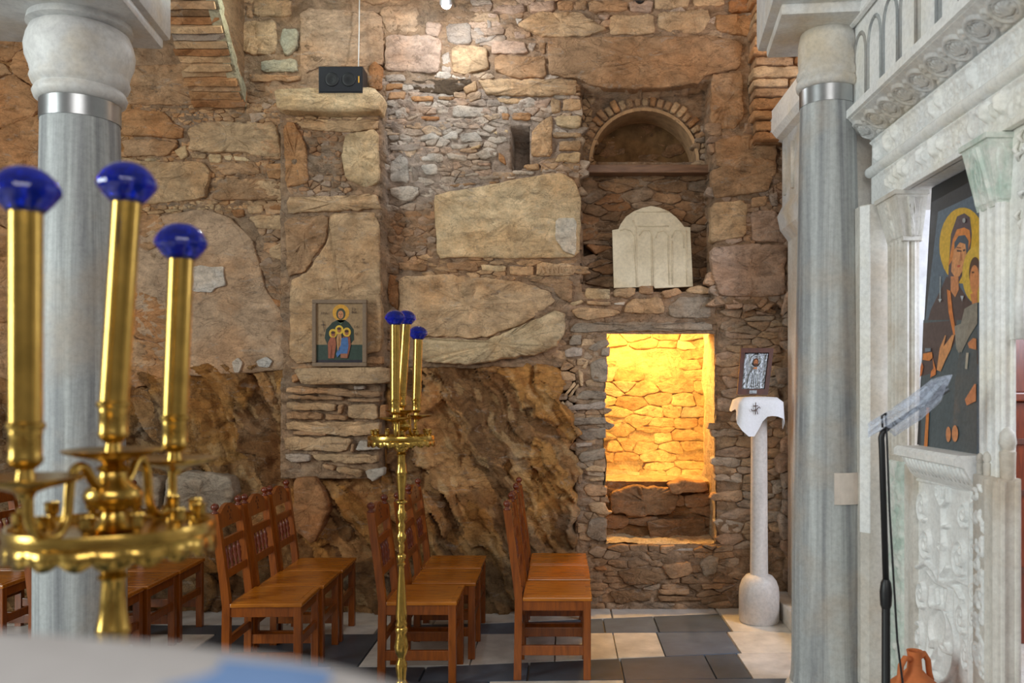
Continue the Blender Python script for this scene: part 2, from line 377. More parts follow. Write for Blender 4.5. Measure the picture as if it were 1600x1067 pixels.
def rubble(poly, w, h, cols, Y=WY, proud=(0.012, 0.03), ang=0.0, gap=1.3, jit=0.42, rough=1.0, out=None, avoid=None, keep=1.0):
    """irregular courses of rubble inside a region: cells of a jittered, stretched Voronoi pattern"""
    avoid = HEROES if avoid is None else avoid
    out = STONES if out is None else out
    ca, sa = math.cos(ang), math.sin(ang)
    fw = lambda x, y: ((x * ca + y * sa) / w, (-x * sa + y * ca) / h)
    bw = lambda u, v: (u * w * ca - v * h * sa, u * w * sa + v * h * ca)
    uv = [fw(*p) for p in poly]
    u0, u1 = min(p[0] for p in uv) - 1.5, max(p[0] for p in uv) + 1.5; v0, v1 = min(p[1] for p in uv) - 1.5, max(p[1] for p in uv) + 1.5
    seeds = []
    r = v0
    while r < v1:
        r += rng.uniform(.55, 1.45); off = rng.random()
        u = u0 + off * 0.9
        while u < u1:
            seeds.append((u + rng.uniform(-jit, jit) * 0.6, r + rng.uniform(-jit, jit) * 0.75)); u += rng.uniform(0.4, 1.9)
    SD = np.array(seeds)
    for i, (u, v) in enumerate(seeds):
        x, y = bw(u, v)
        if not inpoly(poly, x, y): continue
        if rng.random() > keep: continue
        if any(min(q[0] for q in hp) - 2 < x < max(q[0] for q in hp) + 2 and min(q[1] for q in hp) - 2 < y < max(q[1] for q in hp) + 2 and bool(inpoly(hp, x, y)) for hp in avoid): continue
        cell = [(u - 1.5, v - 1), (u + 1.5, v - 1), (u + 1.5, v + 1), (u - 1.5, v + 1)]
        d = np.hypot(SD[:, 0] - u, SD[:, 1] - v)
        for k in np.argsort(d)[1:16]:
            a, b = SD[k, 0] - u, SD[k, 1] - v
            cell = clip(cell, a, b, (SD[k, 0] ** 2 + SD[k, 1] ** 2 - u * u - v * v) / 2)
            if len(cell) < 3: break
        if len(cell) < 3: continue
        pl = [bw(*q) for q in cell]
        c = centroid(pl); g = gap * rng.uniform(0.1, 0.7)
        pl2 = []
        for q in pl:
            l = math.dist(q, c) + 1e-6; k = max(0.3, 1 - g / l); pl2.append((c[0] + (q[0] - c[0]) * k, c[1] + (q[1] - c[1]) * k))
        if area2(pl2) < 18: continue
        name = rng.choice(cols); base = tuple(.5 * q_ for q_ in np.array(PAL[name]) + np.mean([PAL[k] for k in cols], 0)); j = rng.uniform(0.82, 1.12)
        vv, ff, cc, A = stone_mesh(pl2, Y, .008 + .5 * rng.uniform(*proud), tuple(q * j for q in base), rough, seed=i % 50)
        out.append((A, vv, ff, cc))

# ---- traced stones, tile by tile (o = corner of the tile in the photograph, s = its enlargement)
t = ((180, 100), 5.082); q = lambda *p: S(t[0], t[1], p)
hero(q((60, 20), (600, 0), (640, 90), (740, 300), (620, 335), (480, 330), (60, 330)), 'tan', .025)
hero(q((20, 440), (100, 372), (400, 385), (480, 480), (560, 520), (555, 600), (350, 590), (60, 580)), 'orange', .05)
hero(q((60, 605), (330, 600), (510, 640), (440, 720), (360, 740), (90, 740)), 'tan', .035)
hero(q((595, 520), (700, 480), (860, 462), (1280, 490), (1300, 560), (1330, 750), (1150, 735), (1000, 712), (600, 703)), 'sand', .05)
hero([(186, 246), (232, 254), (318, 254), (331, 268), (329, 288), (322, 312), (240, 320), (190, 320), (150, 300), (150, 250)], 'sand', .055)
hero(q((800, 845), (860, 782), (1090, 790), (1150, 850), (1150, 882), (880, 888)), 'tan', .035)
hero([(334, 314), (338, 296), (352, 280), (438, 281), (442, 313)], 'tan', .05)
hero(q((1195, 800), (1335, 792), (1335, 918), (1210, 878)), 'orange', .03)
for p in (((240, 752), (350, 752), (330, 785), (250, 782)), ((600, 712), (735, 716), (720, 760), (620, 752)), ((745, 725), (860, 722), (840, 790), (760, 790)), ((870, 732), (940, 724), (930, 770), (880, 765)),
          ((945, 732), (1040, 742), (1090, 780), (960, 775)), ((380, 590), (500, 605), (500, 635), (380, 610)), ((500, 680), (570, 640), (585, 740), (530, 770), (480, 700))):
    hero(q(*p), rng.choice(['yel', 'sand', 'tan']), .02)
t = ((180, 300), 3.139)
hero(q((115, 210), (240, 112), (440, 84), (560, 122), (680, 232), (705, 330), (745, 480), (845, 620), (855, 868), (700, 885), (360, 905), (230, 836), (105, 660), (98, 400)), 'plas', .03, rough=.6)
hero(q((0, 700), (100, 700), (215, 835), (190, 865), (60, 850), (0, 820)), 'tan', .04)
for p in (((660, 130), (720, 110), (830, 115), (830, 190), (700, 180)), ((760, 280), (830, 240), (835, 340), (770, 330)), ((650, 70), (730, 65), (735, 105), (660, 110)), ((750, 60), (830, 55), (830, 95), (760, 90)), ((570, 90), (640, 85), (640, 125), (590, 125)),
          ((760, 520), (840, 540), (845, 580), (790, 560)), ((830, 880), (900, 870), (900, 930), (840, 930))):
    hero(q(*p), rng.choice(['sand', 'tan', 'rust']), .025)
PY = 6.34         # face of the stone pillar that stands proud of the wall
hero(q((845, 52), (862, 30), (1285, 15), (1312, 88), (1060, 96), (850, 112)), 'sand', .045, PY)
hero(q((832, 132), (1050, 112), (1043, 232), (940, 388), (852, 418)), 'tan', .03, PY)
hero(q((1057, 106), (1300, 100), (1312, 780), (1210, 800), (860, 848), (860, 440), (950, 392), (1048, 240)), 'sand', .032, PY, .8)
hero(q((860, 860), (1310, 800), (1312, 850), (870, 872)), 'tan', .02, PY)
t = ((400, 0), 3.139)
hero(q((112, 470), (300, 460), (600, 460), (640, 500), (622, 572), (380, 578), (130, 565)), 'yel', .14, PY, .35)
hero(q((140, 602), (190, 602), (250, 720), (260, 900), (150, 922)), 'orange', .03, PY)
hero(q((447, 662), (600, 640), (612, 900), (540, 925), (442, 880), (422, 780)), 'yel', .05, PY, .7)
hero(q((200, 600), (600, 590), (600, 635), (440, 655), (230, 640)), 'sand', .03, PY)
hero(q((0, 0), (180, 0), (170, 88), (0, 84)), 'sand', .025)
hero(q((0, 112), (95, 102), (112, 200), (98, 270), (0, 274)), 'sand', .035)
hero([(342, 34), (398, 34), (430, 38), (433, 80), (400, 88), (380, 82), (358, 62)], 'sand', .03)
hero([(322, 9), (383, 9), (383, 27), (330, 29)], 'tan', .025); hero([(386, 10), (396, 8), (395, 28), (386, 28)], 'tan', .02); hero([(398, 0), (455, 0), (452, 26), (398, 27)], 'sand', .025)
hero(q((137, 142), (210, 152), (210, 240), (150, 278), (122, 220)), 'green', .035)
hero(q((30, 302), (205, 292), (210, 358), (30, 358)), 'green', .03)
hero([(390, 116), (470, 120), (468, 128), (392, 130)], 'tan', .02)
hero(q((218, 42), (620, 60), (632, 318), (540, 330), (320, 330), (220, 378)), 'plas', .015, rough=.5)
hero(q((0, 610), (100, 605), (130, 760), (128, 790), (0, 780)), 'tan', .04); hero(q((50, 808), (132, 805), (132, 880), (60, 880)), 'orange', .03)
hero(q((0, 890), (135, 890), (140, 985), (0, 985)), 'sand', .04); hero(q((40, 1000), (135, 995), (140, 1050), (50, 1060)), 'tan', .03)
hero(q((550, 330), (590, 300), (630, 345), (620, 450), (560, 450)), 'rust', .03)
t = ((590, 0), 5.082)
for p, c, h in ((((70, 292), (390, 290), (520, 332), (490, 598), (350, 590), (62, 560)), 'pink', .04), (((547, 200), (740, 190), (755, 358), (560, 358)), 'grey', .035),
                (((590, 382), (760, 375), (870, 392), (888, 560), (700, 598), (600, 578)), 'sand', .035), (((900, 332), (1160, 332), (1200, 438), (900, 438)), 'pink', .03),
                (((932, 452), (1330, 452), (1340, 628), (1060, 628), (932, 570)), 'tan', .035), (((792, 640), (1580, 640), (1580, 768), (950, 772), (862, 756)), 'sand', .045),
                (((900, 92), (1000, 42), (1170, 52), (1180, 100), (1050, 128)), 'pink', .03), (((1200, 50), (1410, 42), (1410, 92), (1220, 108)), 'pink', .03),
                (((730, 12), (900, 15), (920, 48), (760, 58)), 'grey', .03), (((762, 226), (860, 232), (860, 288), (772, 294)), 'grey', .025), (((780, 312), (960, 286), (900, 338), (780, 358)), 'grey', .025),
                (((872, 112), (960, 122), (940, 150), (882, 150)), 'pink', .02), (((866, 162), (908, 172), (903, 238), (872, 238)), 'grey', .025), (((930, 162), (1010, 202), (998, 238), (960, 220)), 'pink', .02),
                (((382, 182), (518, 192), (490, 298), (382, 288)), 'pink', .025), (((250, 652), (450, 632), (740, 632), (760, 680), (640, 738), (600, 764), (300, 728)), 'dark', .01),
                (((62, 602), (210, 592), (240, 658), (72, 658)), 'grey', .03), (((72, 672), (220, 672), (210, 708), (62, 726)), 'orange', .025), (((90, 742), (228, 732), (218, 798), (82, 798)), 'tan', .03),
                (((262, 772), (450, 772), (440, 814), (282, 814)), 'orange', .025), (((680, 702), (778, 642), (798, 720), (702, 756)), 'sand', .03), (((512, 442), (578, 414), (580, 588), (512, 588)), 'grey', .012),
                (((20, 62), (325, 42), (330, 258), (74, 270)), 'plas', .015), (((1080, 255), (1170, 260), (1180, 315), (1090, 315)), 'pink', .02), (((1090, 150), (1160, 160), (1110, 200)), 'white', .02),
                (((480, 770), (620, 775), (600, 805), (490, 800)), 'brown', .02), (((1200, 345), (1265, 350), (1240, 420), (1200, 400)), 'grey', .01), (((1285, 345), (1340, 345), (1330, 440), (1290, 440)), 'tan', .02),
                (((950, 780), (1180, 785), (1100, 830), (960, 820)), 'sand', .02), (((1240, 810), (1390, 785), (1340, 870), (1250, 870)), 'pink', .025)):
    hero(q(*p), c, h)
hero([(806, 41), (841, 21), (905, 21), (950, 48), (918, 59), (851, 60)], 'sand', .045)
t = ((590, 120), 5.082)
for p, c, h in ((((342, 480), (450, 442), (508, 500), (342, 520)), 'white', .02), (((512, 480), (600, 432), (640, 452), (640, 503), (540, 503)), 'white', .02), (((660, 452), (790, 442), (848, 523), (662, 523)), 'white', .02),
                (((97, 552), (338, 537), (338, 588), (102, 598)), 'grey', .02), (((582, 542), (738, 537), (700, 578), (592, 578)), 'white', .022), (((742, 562), (828, 542), (818, 573), (742, 583)), 'yel', .02),
                (((772, 620), (870, 562), (958, 590), (948, 638), (830, 663)), 'white', .03), (((342, 650), (400, 612), (528, 622), (528, 678), (352, 678)), 'white', .02), (((552, 612), (718, 632), (708, 678), (562, 658)), 'white', .02),
                (((112, 680), (190, 622), (248, 660), (258, 848), (102, 848)), 'white', .03), (((272, 702), (328, 760), (328, 828), (282, 838)), 'grey', .02), (((342, 702), (468, 692), (488, 778), (382, 788)), 'white', .02),
                (((102, 882), (318, 872), (328, 930), (280, 988), (200, 998), (112, 940)), 'white', .03), (((692, 780), (800, 762), (808, 788), (702, 798)), 'white', .02), (((792, 800), (958, 792), (978, 818), (822, 828)), 'slate', .035),
                (((562, 862), (700, 847), (798, 852), (620, 888)), 'tan', .02), (((922, 442), (1038, 422), (1038, 468), (942, 468)), 'yel', .02), (((792, 690), (898, 690), (888, 713), (802, 713)), 'pink', .02),
                (((1072, 742), (1248, 762), (1228, 788), (1072, 778)), 'white', .02), (((1152, 710), (1280, 692), (1288, 738), (1200, 748)), 'sand', .03), (((132, 282), (220, 242), (258, 330), (152, 348)), 'white', .02),
                (((602, 232), (838, 242), (858, 318), (602, 328)), 'white', .015), (((1217, 442), (1300, 352), (1388, 302), (1388, 638), (1222, 648)), 'sand', .035), (((340, 320), (490, 320), (490, 355), (345, 355)), 'rust', .02),
                (((1060, 290), (1220, 290), (1220, 350), (1070, 350)), 'orange', .02), (((985, 290), (1050, 295), (1045, 350), (990, 345)), 'orange', .02), (((960, 600), (1010, 640), (1025, 710), (960, 670)), 'orange', .02),
                (((880, 835), (945, 832), (940, 855), (885, 853)), 'tan', .02), (((1025, 795), (1095, 795), (1085, 812), (1030, 812)), 'white', .02), (((620, 395), (740, 395), (735, 420), (640, 415)), 'grey', .02)):
    hero(q(*p), c, h)
t = ((560, 250), 3.139)
hero(q((370, 182), (440, 162), (560, 142), (880, 78), (1000, 67), (1066, 110), (1093, 200), (1083, 478), (800, 488), (560, 478), (388, 488)), 'yel', .055, rough=.7)
for p, c, h in ((((876, 502), (1060, 512), (1060, 570), (870, 573)), 'sand', .04), (((742, 522), (858, 522), (858, 568), (742, 568)), 'sand', .04), (((600, 512), (730, 522), (720, 550), (610, 545)), 'yel', .025), (((430, 500), (590, 505), (590, 545), (440, 545)), 'tan', .02),
                (((200, 502), (340, 512), (330, 548), (200, 543)), 'tan', .03), (((822, 587), (1050, 580), (1050, 698), (992, 688), (932, 620)), 'tan', .03)):
    hero(q(*p), c, h)
hero(q((202, 572), (420, 562), (760, 590), (930, 640), (968, 700), (800, 808), (620, 874), (280, 866), (204, 760)), 'sand', .045, rough=1.2)
hero(q((290, 882), (620, 888), (800, 818), (960, 742), (1020, 752), (1010, 868), (930, 948), (830, 962), (600, 1000), (400, 1000), (290, 978)), 'yel', .10, rough=1.8, rnd=2)
hero(q((150, 560), (200, 570), (200, 740), (150, 700)), 'rust', .02)
t = ((860, 100), 5.082)
for p, c in ((((0, 152), (240, 172), (240, 230), (0, 258)), 'tan'), (((182, 237), (243, 237), (243, 264), (187, 264)), 'tan'), (((100, 290), (243, 277), (243, 378), (92, 388)), 'sand'), (((0, 275), (85, 300), (80, 385), (10, 400)), 'sand'),
             (((22, 422), (243, 417), (243, 518), (62, 508)), 'yel'), (((22, 547), (243, 552), (243, 590), (22, 590)), 'sand'), (((72, 612), (240, 612), (240, 688), (62, 698)), 'sand'), (((62, 722), (240, 702), (228, 798), (32, 778)), 'yel')):
    hero(q(*p), c, .035)
t = ((800, 0), 3.139)
hero(q((172, 192), (960, 182), (1128, 212), (1110, 350), (960, 372), (900, 420), (600, 448), (440, 438), (330, 400), (182, 372)), 'tan', .05, rough=1.0)
hero(q((972, 372), (1060, 362), (1128, 372), (1133, 580), (1080, 648), (1002, 688), (972, 600)), 'tan', .04)
for p, c in ((((370, 10), (560, 10), (565, 62), (375, 62)), 'tan'), (((570, 12), (690, 10), (680, 66), (580, 64)), 'pink'), (((700, 0), (870, 0), (860, 40), (700, 55)), 'sand'), (((885, 0), (1040, 0), (1040, 35), (890, 38)), 'sand'),
             (((478, 82), (690, 78), (700, 175), (480, 178)), 'sand'), (((715, 70), (960, 48), (975, 100), (930, 165), (800, 178), (712, 140)), 'sand'), (((990, 82), (1190, 75), (1190, 190), (1000, 160)), 'orange'),
             (((1060, 5), (1200, 0), (1210, 60), (1060, 70)), 'rust'), (((90, 15), (210, 12), (212, 62), (100, 70)), 'pink'), (((220, 12), (300, 12), (300, 58), (225, 55)), 'tan'), (((312, 10), (366, 10), (366, 58), (312, 56)), 'tan'), (((420, 78), (480, 78), (465, 110)), 'pink')):
    hero(q(*p), c, .035)
t = ((1080, 200), 3.81); RY = 6.42
for p, c in ((((140, 72), (470, 32), (500, 110), (505, 280), (470, 300), (145, 240)), 'tan'), (((110, 262), (200, 217), (480, 290), (450, 380), (330, 400), (130, 428)), 'tan'), (((110, 452), (290, 432), (330, 470), (320, 648), (110, 688)), 'sand'),
             (((347, 502), (490, 487), (578, 590), (588, 688), (362, 678)), 'pink'), (((110, 712), (340, 692), (578, 702), (550, 850), (550, 998), (170, 1008), (130, 900)), 'pink'), (((350, 420), (450, 410), (440, 470), (355, 480)), 'tan'),
             (((460, 400), (510, 380), (510, 470), (470, 470)), 'grey')):
    hero(q(*p), c, .045, RY, 1.0)
t = ((820, 440), 4.445)
for p, c in ((((417, 42), (588, 47), (593, 124), (427, 128)), 'yel'), (((427, 136), (598, 142), (598, 168), (432, 163)), 'sand'), (((612, 52), (770, 42), (768, 90), (720, 113), (617, 113)), 'sand'), (((792, 32), (893, 27), (893, 93), (792, 88)), 'tan'),
             (((937, 72), (1060, 42), (1098, 80), (970, 128)), 'tan'), (((1117, 52), (1210, 22), (1298, 52), (1298, 80), (1180, 93), (1122, 78)), 'sand'), (((742, 122), (943, 107), (968, 180), (963, 223), (692, 223), (702, 165)), 'sand'),
             (((987, 180), (1060, 112), (1298, 102), (1288, 258), (1050, 258), (1002, 230)), 'slate'), (((322, 202), (380, 177), (658, 200), (668, 228), (440, 273), (352, 248)), 'sand'), (((317, 150), (390, 127), (413, 145), (332, 178)), 'yel'),
             (((617, 147), (698, 142), (688, 168), (622, 163)), 'white'), (((312, 330), (360, 292), (760, 282), (1298, 287), (1298, 343), (900, 343), (620, 352), (312, 348)), 'slate'),
             (((302, 420), (330, 372), (398, 372), (390, 440), (310, 443)), 'slate'), (((272, 480), (330, 452), (398, 462), (398, 518), (282, 528)), 'grey'), (((432, 468), (500, 412), (570, 402), (588, 440), (480, 488)), 'slate'),
             (((392, 598), (430, 542), (448, 552), (420, 608)), 'sand'), (((372, 602), (408, 632), (408, 728), (387, 728)), 'sand'), (((452, 562), (530, 532), (580, 560), (575, 698), (462, 698)), 'slate'), (((530, 470), (590, 450), (588, 520), (530, 520)), 'slate'),
             (((262, 798), (345, 692), (358, 715), (290, 790)), 'sand'), (((300, 800), (368, 710), (378, 725), (320, 805)), 'sand'), (((342, 818), (400, 752), (568, 762), (568, 818)), 'slate'), (((232, 860), (260, 827), (283, 850), (250, 888)), 'yel'),
             (((272, 898), (340, 852), (558, 832), (558, 880), (400, 890)), 'grey'), (((322, 952), (558, 937), (558, 988), (322, 993)), 'slate')):
    hero(q(*p), c, .035)
t = ((820, 640), 4.445)
for p, c in ((((322, 72), (558, 52), (558, 98), (332, 108)), 'slate'), (((332, 140), (558, 122), (558, 198), (400, 218)), 'slate'), (((350, 230), (470, 228), (465, 255), (360, 260)), 'grey'), (((372, 338), (392, 292), (558, 262), (558, 340), (400, 368)), 'slate'),
             (((417, 410), (480, 382), (558, 392), (558, 428), (430, 428)), 'sand'), (((442, 480), (548, 462), (548, 493), (452, 498)), 'sand'), (((402, 548), (420, 512), (568, 532), (568, 598), (440, 598)), 'tan'), (((360, 440), (395, 430), (400, 500), (375, 520)), 'tan'),
             (((432, 648), (548, 632), (590, 718), (560, 738), (452, 700)), 'sand'), (((442, 760), (568, 742), (568, 898), (520, 918), (422, 868)), 'slate'), (((612, 982), (780, 972), (858, 1010), (868, 1040), (780, 1063), (642, 1030)), 'white'),
             (((922, 982), (1163, 952), (1163, 1018), (922, 1048)), 'white')):
    hero(q(*p), c, .04)
t = ((800, 820), 4.32)
for p, c in ((((702, 312), (870, 282), (998, 330), (998, 398), (760, 398)), 'brown'), (((1002, 262), (1200, 242), (1218, 330), (1060, 368)), 'tan'), (((652, 452), (780, 432), (938, 452), (938, 498), (700, 528)), 'brown'), (((982, 432), (1190, 422), (1198, 468), (992, 468)), 'tan'),
             (((972, 472), (1250, 482), (1298, 502), (1002, 513)), 'brown'), (((1272, 392), (1418, 392), (1418, 428), (1282, 428)), 'tan'), (((1262, 252), (1340, 192), (1398, 222), (1370, 328), (1292, 348)), 'slate'), (((552, 287), (620, 272), (648, 300), (572, 308)), 'rust')):
    hero(q(*p), c, .05, WY - .05)
t = ((430, 560), 4.848); BY = 6.32
hero(q((178, 92), (200, 75), (890, 68), (890, 190), (230, 200)), 'sand', .13, BY, .35)
for p, c in ((((132, 132), (178, 112), (193, 168), (137, 188)), 'orange'), (((92, 217), (180, 207), (810, 252), (808, 298), (300, 273), (92, 258)), 'tan'), (((102, 272), (518, 292), (518, 318), (112, 308)), 'tan'), (((92, 327), (350, 332), (468, 342), (468, 398), (102, 388)), 'sand'),
             (((482, 352), (528, 342), (508, 418), (482, 418)), 'tan'), (((552, 302), (798, 312), (798, 333), (562, 328)), 'tan'), (((557, 347), (783, 347), (783, 463), (567, 458)), 'sand'), (((92, 402), (368, 407), (363, 463), (97, 458)), 'tan'),
             (((387, 417), (548, 432), (548, 468), (387, 463)), 'tan'), (((82, 477), (790, 482), (790, 578), (500, 588), (102, 538)), 'sand'), (((77, 592), (560, 597), (588, 625), (540, 703), (82, 693)), 'sand'), (((612, 698), (640, 627), (700, 622), (820, 688)), 'white'),
             (((582, 642), (608, 642), (600, 708), (572, 708)), 'tan'), (((82, 722), (268, 717), (268, 778), (140, 788), (92, 750)), 'grey'), (((287, 722), (780, 722), (780, 788), (560, 798), (302, 760)), 'sand'), (((480, 812), (668, 842), (663, 903), (467, 858)), 'sand'),
             (((692, 842), (830, 822), (828, 880), (740, 928), (702, 898)), 'white'), (((140, 545), (400, 560), (390, 585), (140, 575)), 'tan'), (((360, 800), (460, 810), (450, 850), (380, 830)), 'tan'), (((800, 350), (850, 350), (850, 460), (795, 460)), 'rust'), (((600, 205), (690, 205), (680, 235), (605, 235)), 'grey')):
    hero(q(*p), c, .045, BY)

HOLE_SLIT = [(798, 199), (828, 199), (828, 258), (814, 265), (799, 264)]
HEROES.append([(786, 190), (838, 190), (838, 266), (820, 274), (786, 273)])
# ---- rubble between the traced stones
rubble([(-450, -145), (1215, -145), (1215, -28), (-450, -28)], 90, 44, ['tan', 'sand', 'orange'], proud=(.02, .04), gap=2)
rubble([(0, -30), (1215, -30), (1215, 4), (0, 4)], 46, 17, ['pink', 'sand', 'tan'], proud=(.015, .03))
rubble([(735, 0), (1200, 0), (1200, 62), (850, 62), (735, 70)], 26, 12, ['pink', 'sand', 'tan', 'grey'])
rubble([(600, 112), (910, 112), (910, 330), (690, 330), (604, 330)], 22, 10, ['white', 'grey', 'pink', 'sand', 'white'], proud=(.006, .022), gap=1.6)
rubble([(604, 325), (690, 325), (690, 420), (630, 420), (615, 560), (604, 560)], 15, 11, ['tan', 'brown', 'grey', 'rust'], proud=(.006, .02))
rubble([(640, 400), (905, 400), (905, 440), (640, 440)], 26, 9, ['sand', 'tan'], proud=(.01, .02))
rubble([(452, 190), (545, 195), (545, 305), (452, 305)], 12, 9, ['brown', 'tan', 'grey', 'rust'], PY, (.006, .02))
rubble([(445, 183), (592, 183), (592, 205), (445, 205)], 16, 6, ['sand', 'yel', 'tan'], PY, (.01, .03))
rubble([(396, 118), (446, 118), (446, 560), (420, 560), (396, 300)], 20, 13, ['tan', 'brown', 'orange', 'grey'], proud=(.008, .025))
rubble([(185, 316), (445, 312), (445, 345), (340, 330), (185, 345)], 15, 6.5, ['sand', 'tan', 'orange', 'yel'], proud=(.01, .03), gap=.9)
rubble([(180, 160), (440, 160), (440, 330), (180, 330)], 13, 7, ['tan', 'orange', 'sand'], proud=(.004, .015))
rubble([(-450, -10), (205, -10), (205, 250), (190, 330), (230, 345), (205, 560), (-450, 560)], 105, 66, ['orange', 'tan', 'rust', 'orange'], proud=(.02, .05), gap=2.2, rough=1.2)
rubble([(846, 240), (908, 240), (908, 268), (846, 272)], 22, 9, ['sand', 'grey'])
NY = 6.70        # back of the shallow recess on the right
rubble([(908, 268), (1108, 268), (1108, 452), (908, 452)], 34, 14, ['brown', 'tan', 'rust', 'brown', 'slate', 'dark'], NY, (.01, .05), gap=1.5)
rubble([(1088, 195), (1112, 195), (1112, 262), (1088, 262)], 16, 9, ['tan', 'sand', 'grey'], NY, (.02, .06))
rubble([(908, 150), (930, 150), (926, 260), (908, 260)], 12, 9, ['tan', 'sand'], NY, (.01, .03))
rubble([(880, 856), (1155, 856), (1155, 950), (880, 950)], 26, 11, ['brown', 'tan', 'brown', 'slate'], WY - .05, (.01, .04))
rubble([(868, 520), (950, 522), (946, 850), (905, 850), (905, 660), (868, 620)], 20, 11, ['slate', 'tan', 'brown', 'sand'], WY, (.005, .03))
rubble([(1126, 478), (1226, 478), (1226, 560), (1126, 560)], 30, 12, ['tan', 'sand', 'slate', 'pink'], WY, (.015, .045), jit=.3)
rubble([(1130, 555), (1226, 555), (1226, 945), (1130, 945)], 37, 15, ['tan', 'sand', 'white', 'pink', 'grey', 'sand'], WY, (.02, .05), jit=.22, gap=1.2)
rubble([(1100, 205), (1240, 205), (1240, 480), (1110, 480)], 18, 13, ['tan', 'grey', 'pink'], RY, (.004, .02))
rubble([(1226, 330), (1262, 330), (1262, 950), (1226, 950)], 20, 22, ['grey', 'pink', 'brown', 'white'], WY - .12, (.02, .05), jit=.3)
rubble([(1160, 205), (1270, 205), (1270, 480), (1226, 480)], 30, 22, ['tan', 'grey', 'pink'], WY - .02, (.01, .03))

# ---- the mortar body of the wall: an uneven surface with the pillar, the recess and the openings in it
HOLE_DOOR = [(951, 524), (1113, 524), (1115, 640), (1117, 845), (1095, 858), (1000, 856), (958, 850), (946, 838), (944, 700), (948, 600)]
def arc_pts(cx, cy, rx, ry, n=24, a0=math.pi, a1=0): return [(cx + rx * math.cos(a0 + (a1 - a0) * k / n), cy - ry * math.sin(a0 + (a1 - a0) * k / n)) for k in range(n + 1)]
HOLE_ARCH = arc_pts(1006.5, 251, 79, 76)
HOLE_SLIT = [(798, 199), (828, 199), (828, 258), (814, 265), (799, 264)]
def wall_body():
    st = 3.0; xs = np.arange(-450, 1290, st); ys = np.arange(-150, 975, st); GX, GY = np.meshgrid(xs, ys)
    D = np.zeros_like(GX)
    wob = (fbm(GX / 18, GY / 18, 31) - .5) * 5
    D[inpoly([(447, 185), (603, 185), (604, 560), (600, 745), (448, 745), (450, 560)], GX + wob * .5, GY)] = WY - PY
    rec = inpoly([(909, 138), (1000, 142), (1109, 128), (1111, 454), (909, 456)], GX + wob * .4, GY + wob * .4); D[rec] = WY - NY
    D[inpoly([(1111, 205), (1260, 205), (1260, 480), (1111, 480)], GX + wob, GY)] = WY - RY
    D[inpoly([(1226, 330), (1300, 330), (1300, 980), (1226, 980)], GX + wob * .5, GY)] = 0.12
    low = (GY > 856) & (GX > 860) & (GX < 1226); D[low] = .05
    rockz = (GY > 575) & (GX < 900) & ~((GX > 447) & (GX < 604) & (GY < 745)); D[rockz] = -.12
    fa, fr = facet(GX / 17, GY / 9, 71); fa2, fr2 = facet(GX / 8, GY / 5, 73)
    D = D + .009 + (fbm(GX / 24, GY / 20, 5) - .5) * .04 + (fbm(GX / 7, GY / 6, 15, 3) - .5) * .014 + fa * .016 + fa2 * .010
    Hd = inpoly(HOLE_DOOR, GX, GY) | inpoly(HOLE_ARCH, (GX - 880) * WY / NY + 880, (GY - 608) * WY / NY + 608)
    sl = inpoly(HOLE_SLIT, GX, GY); D[sl] = -.36
    hole_deep = inpoly([(913, 372), (926, 372), (934, 390), (920, 404), (912, 404)], GX, GY); D[hole_deep] -= .22
    X = (GX - CX) * WY / F; Z = H - (GY - CY) * WY / F; Y = WY - D
    V = np.stack([X.ravel(), Y.ravel(), Z.ravel()], 1)
    ny, nx = GX.shape; idx = np.arange(ny * nx).reshape(ny, nx)
    a, b, c, d = idx[:-1, :-1], idx[:-1, 1:], idx[1:, 1:], idx[1:, :-1]
    keep = ~(Hd[:-1, :-1] | Hd[:-1, 1:] | Hd[1:, 1:] | Hd[1:, :-1])
    fs = np.stack([a[keep], d[keep], c[keep], b[keep]], 1)
    base = np.array(lin((172, 142, 114)))
    warm = fbm(GX / 60, GY / 60, 51).ravel()[:, None]
    cols = base * (0.75 + .3 * warm + .35 * (fr.ravel()[:, None] - .4))
    gz = np.clip((fbm(GX / 30, GY / 25, 61).ravel()[:, None] - .5) * 4, 0, 1); cols = cols * (1 - gz * .5) + np.array(lin((150, 134, 118))) * gz * .5
    wz = inpoly([(604, 130), (905, 150), (905, 265), (690, 310), (640, 330), (604, 330)], GX, GY).ravel()[:, None]
    cols = np.where(wz, cols * .5 + np.array(lin((190, 180, 172))) * .5, cols)
    lz = ((GX < 210) & (GY < 575)).ravel()[:, None]; cols = np.where(lz, np.array(lin((176, 130, 84))) * (0.8 + .4 * warm), cols)
    return V, fs, cols
v, f, c = wall_body()
wall = tag(obj('wall_back', v, f.tolist(), MORTAR, None, True, c), 'rough rubble stone wall across the back of the chapel', None, None, 'structure')
def seen_area(s):
    m = s[1].mean(0); px, py = CX + m[0] * F / m[1], CY - (m[2] - H) * F / m[1]; return s[0] * (1 if 0 < px < 1600 and 0 < py < 1067 else .02)
STONES.sort(key=lambda s: -seen_area(s))
for A, v, f, c in STONES[:298]: obj('stone', v, f, ROCK, wall, True, c)
def join(lst):
    V = []; Fc = []; C = []; n = 0
    for A, v, f, c in lst:
        V.append(v); C.append(c); Fc += [tuple(i + n for i in q) for q in f]; n += len(v)
    return np.concatenate(V), Fc, np.concatenate(C)
v, f, c = join(STONES[298:]); tag(obj('rubble', v, f, ROCK, wall, True, c), kind='stuff')

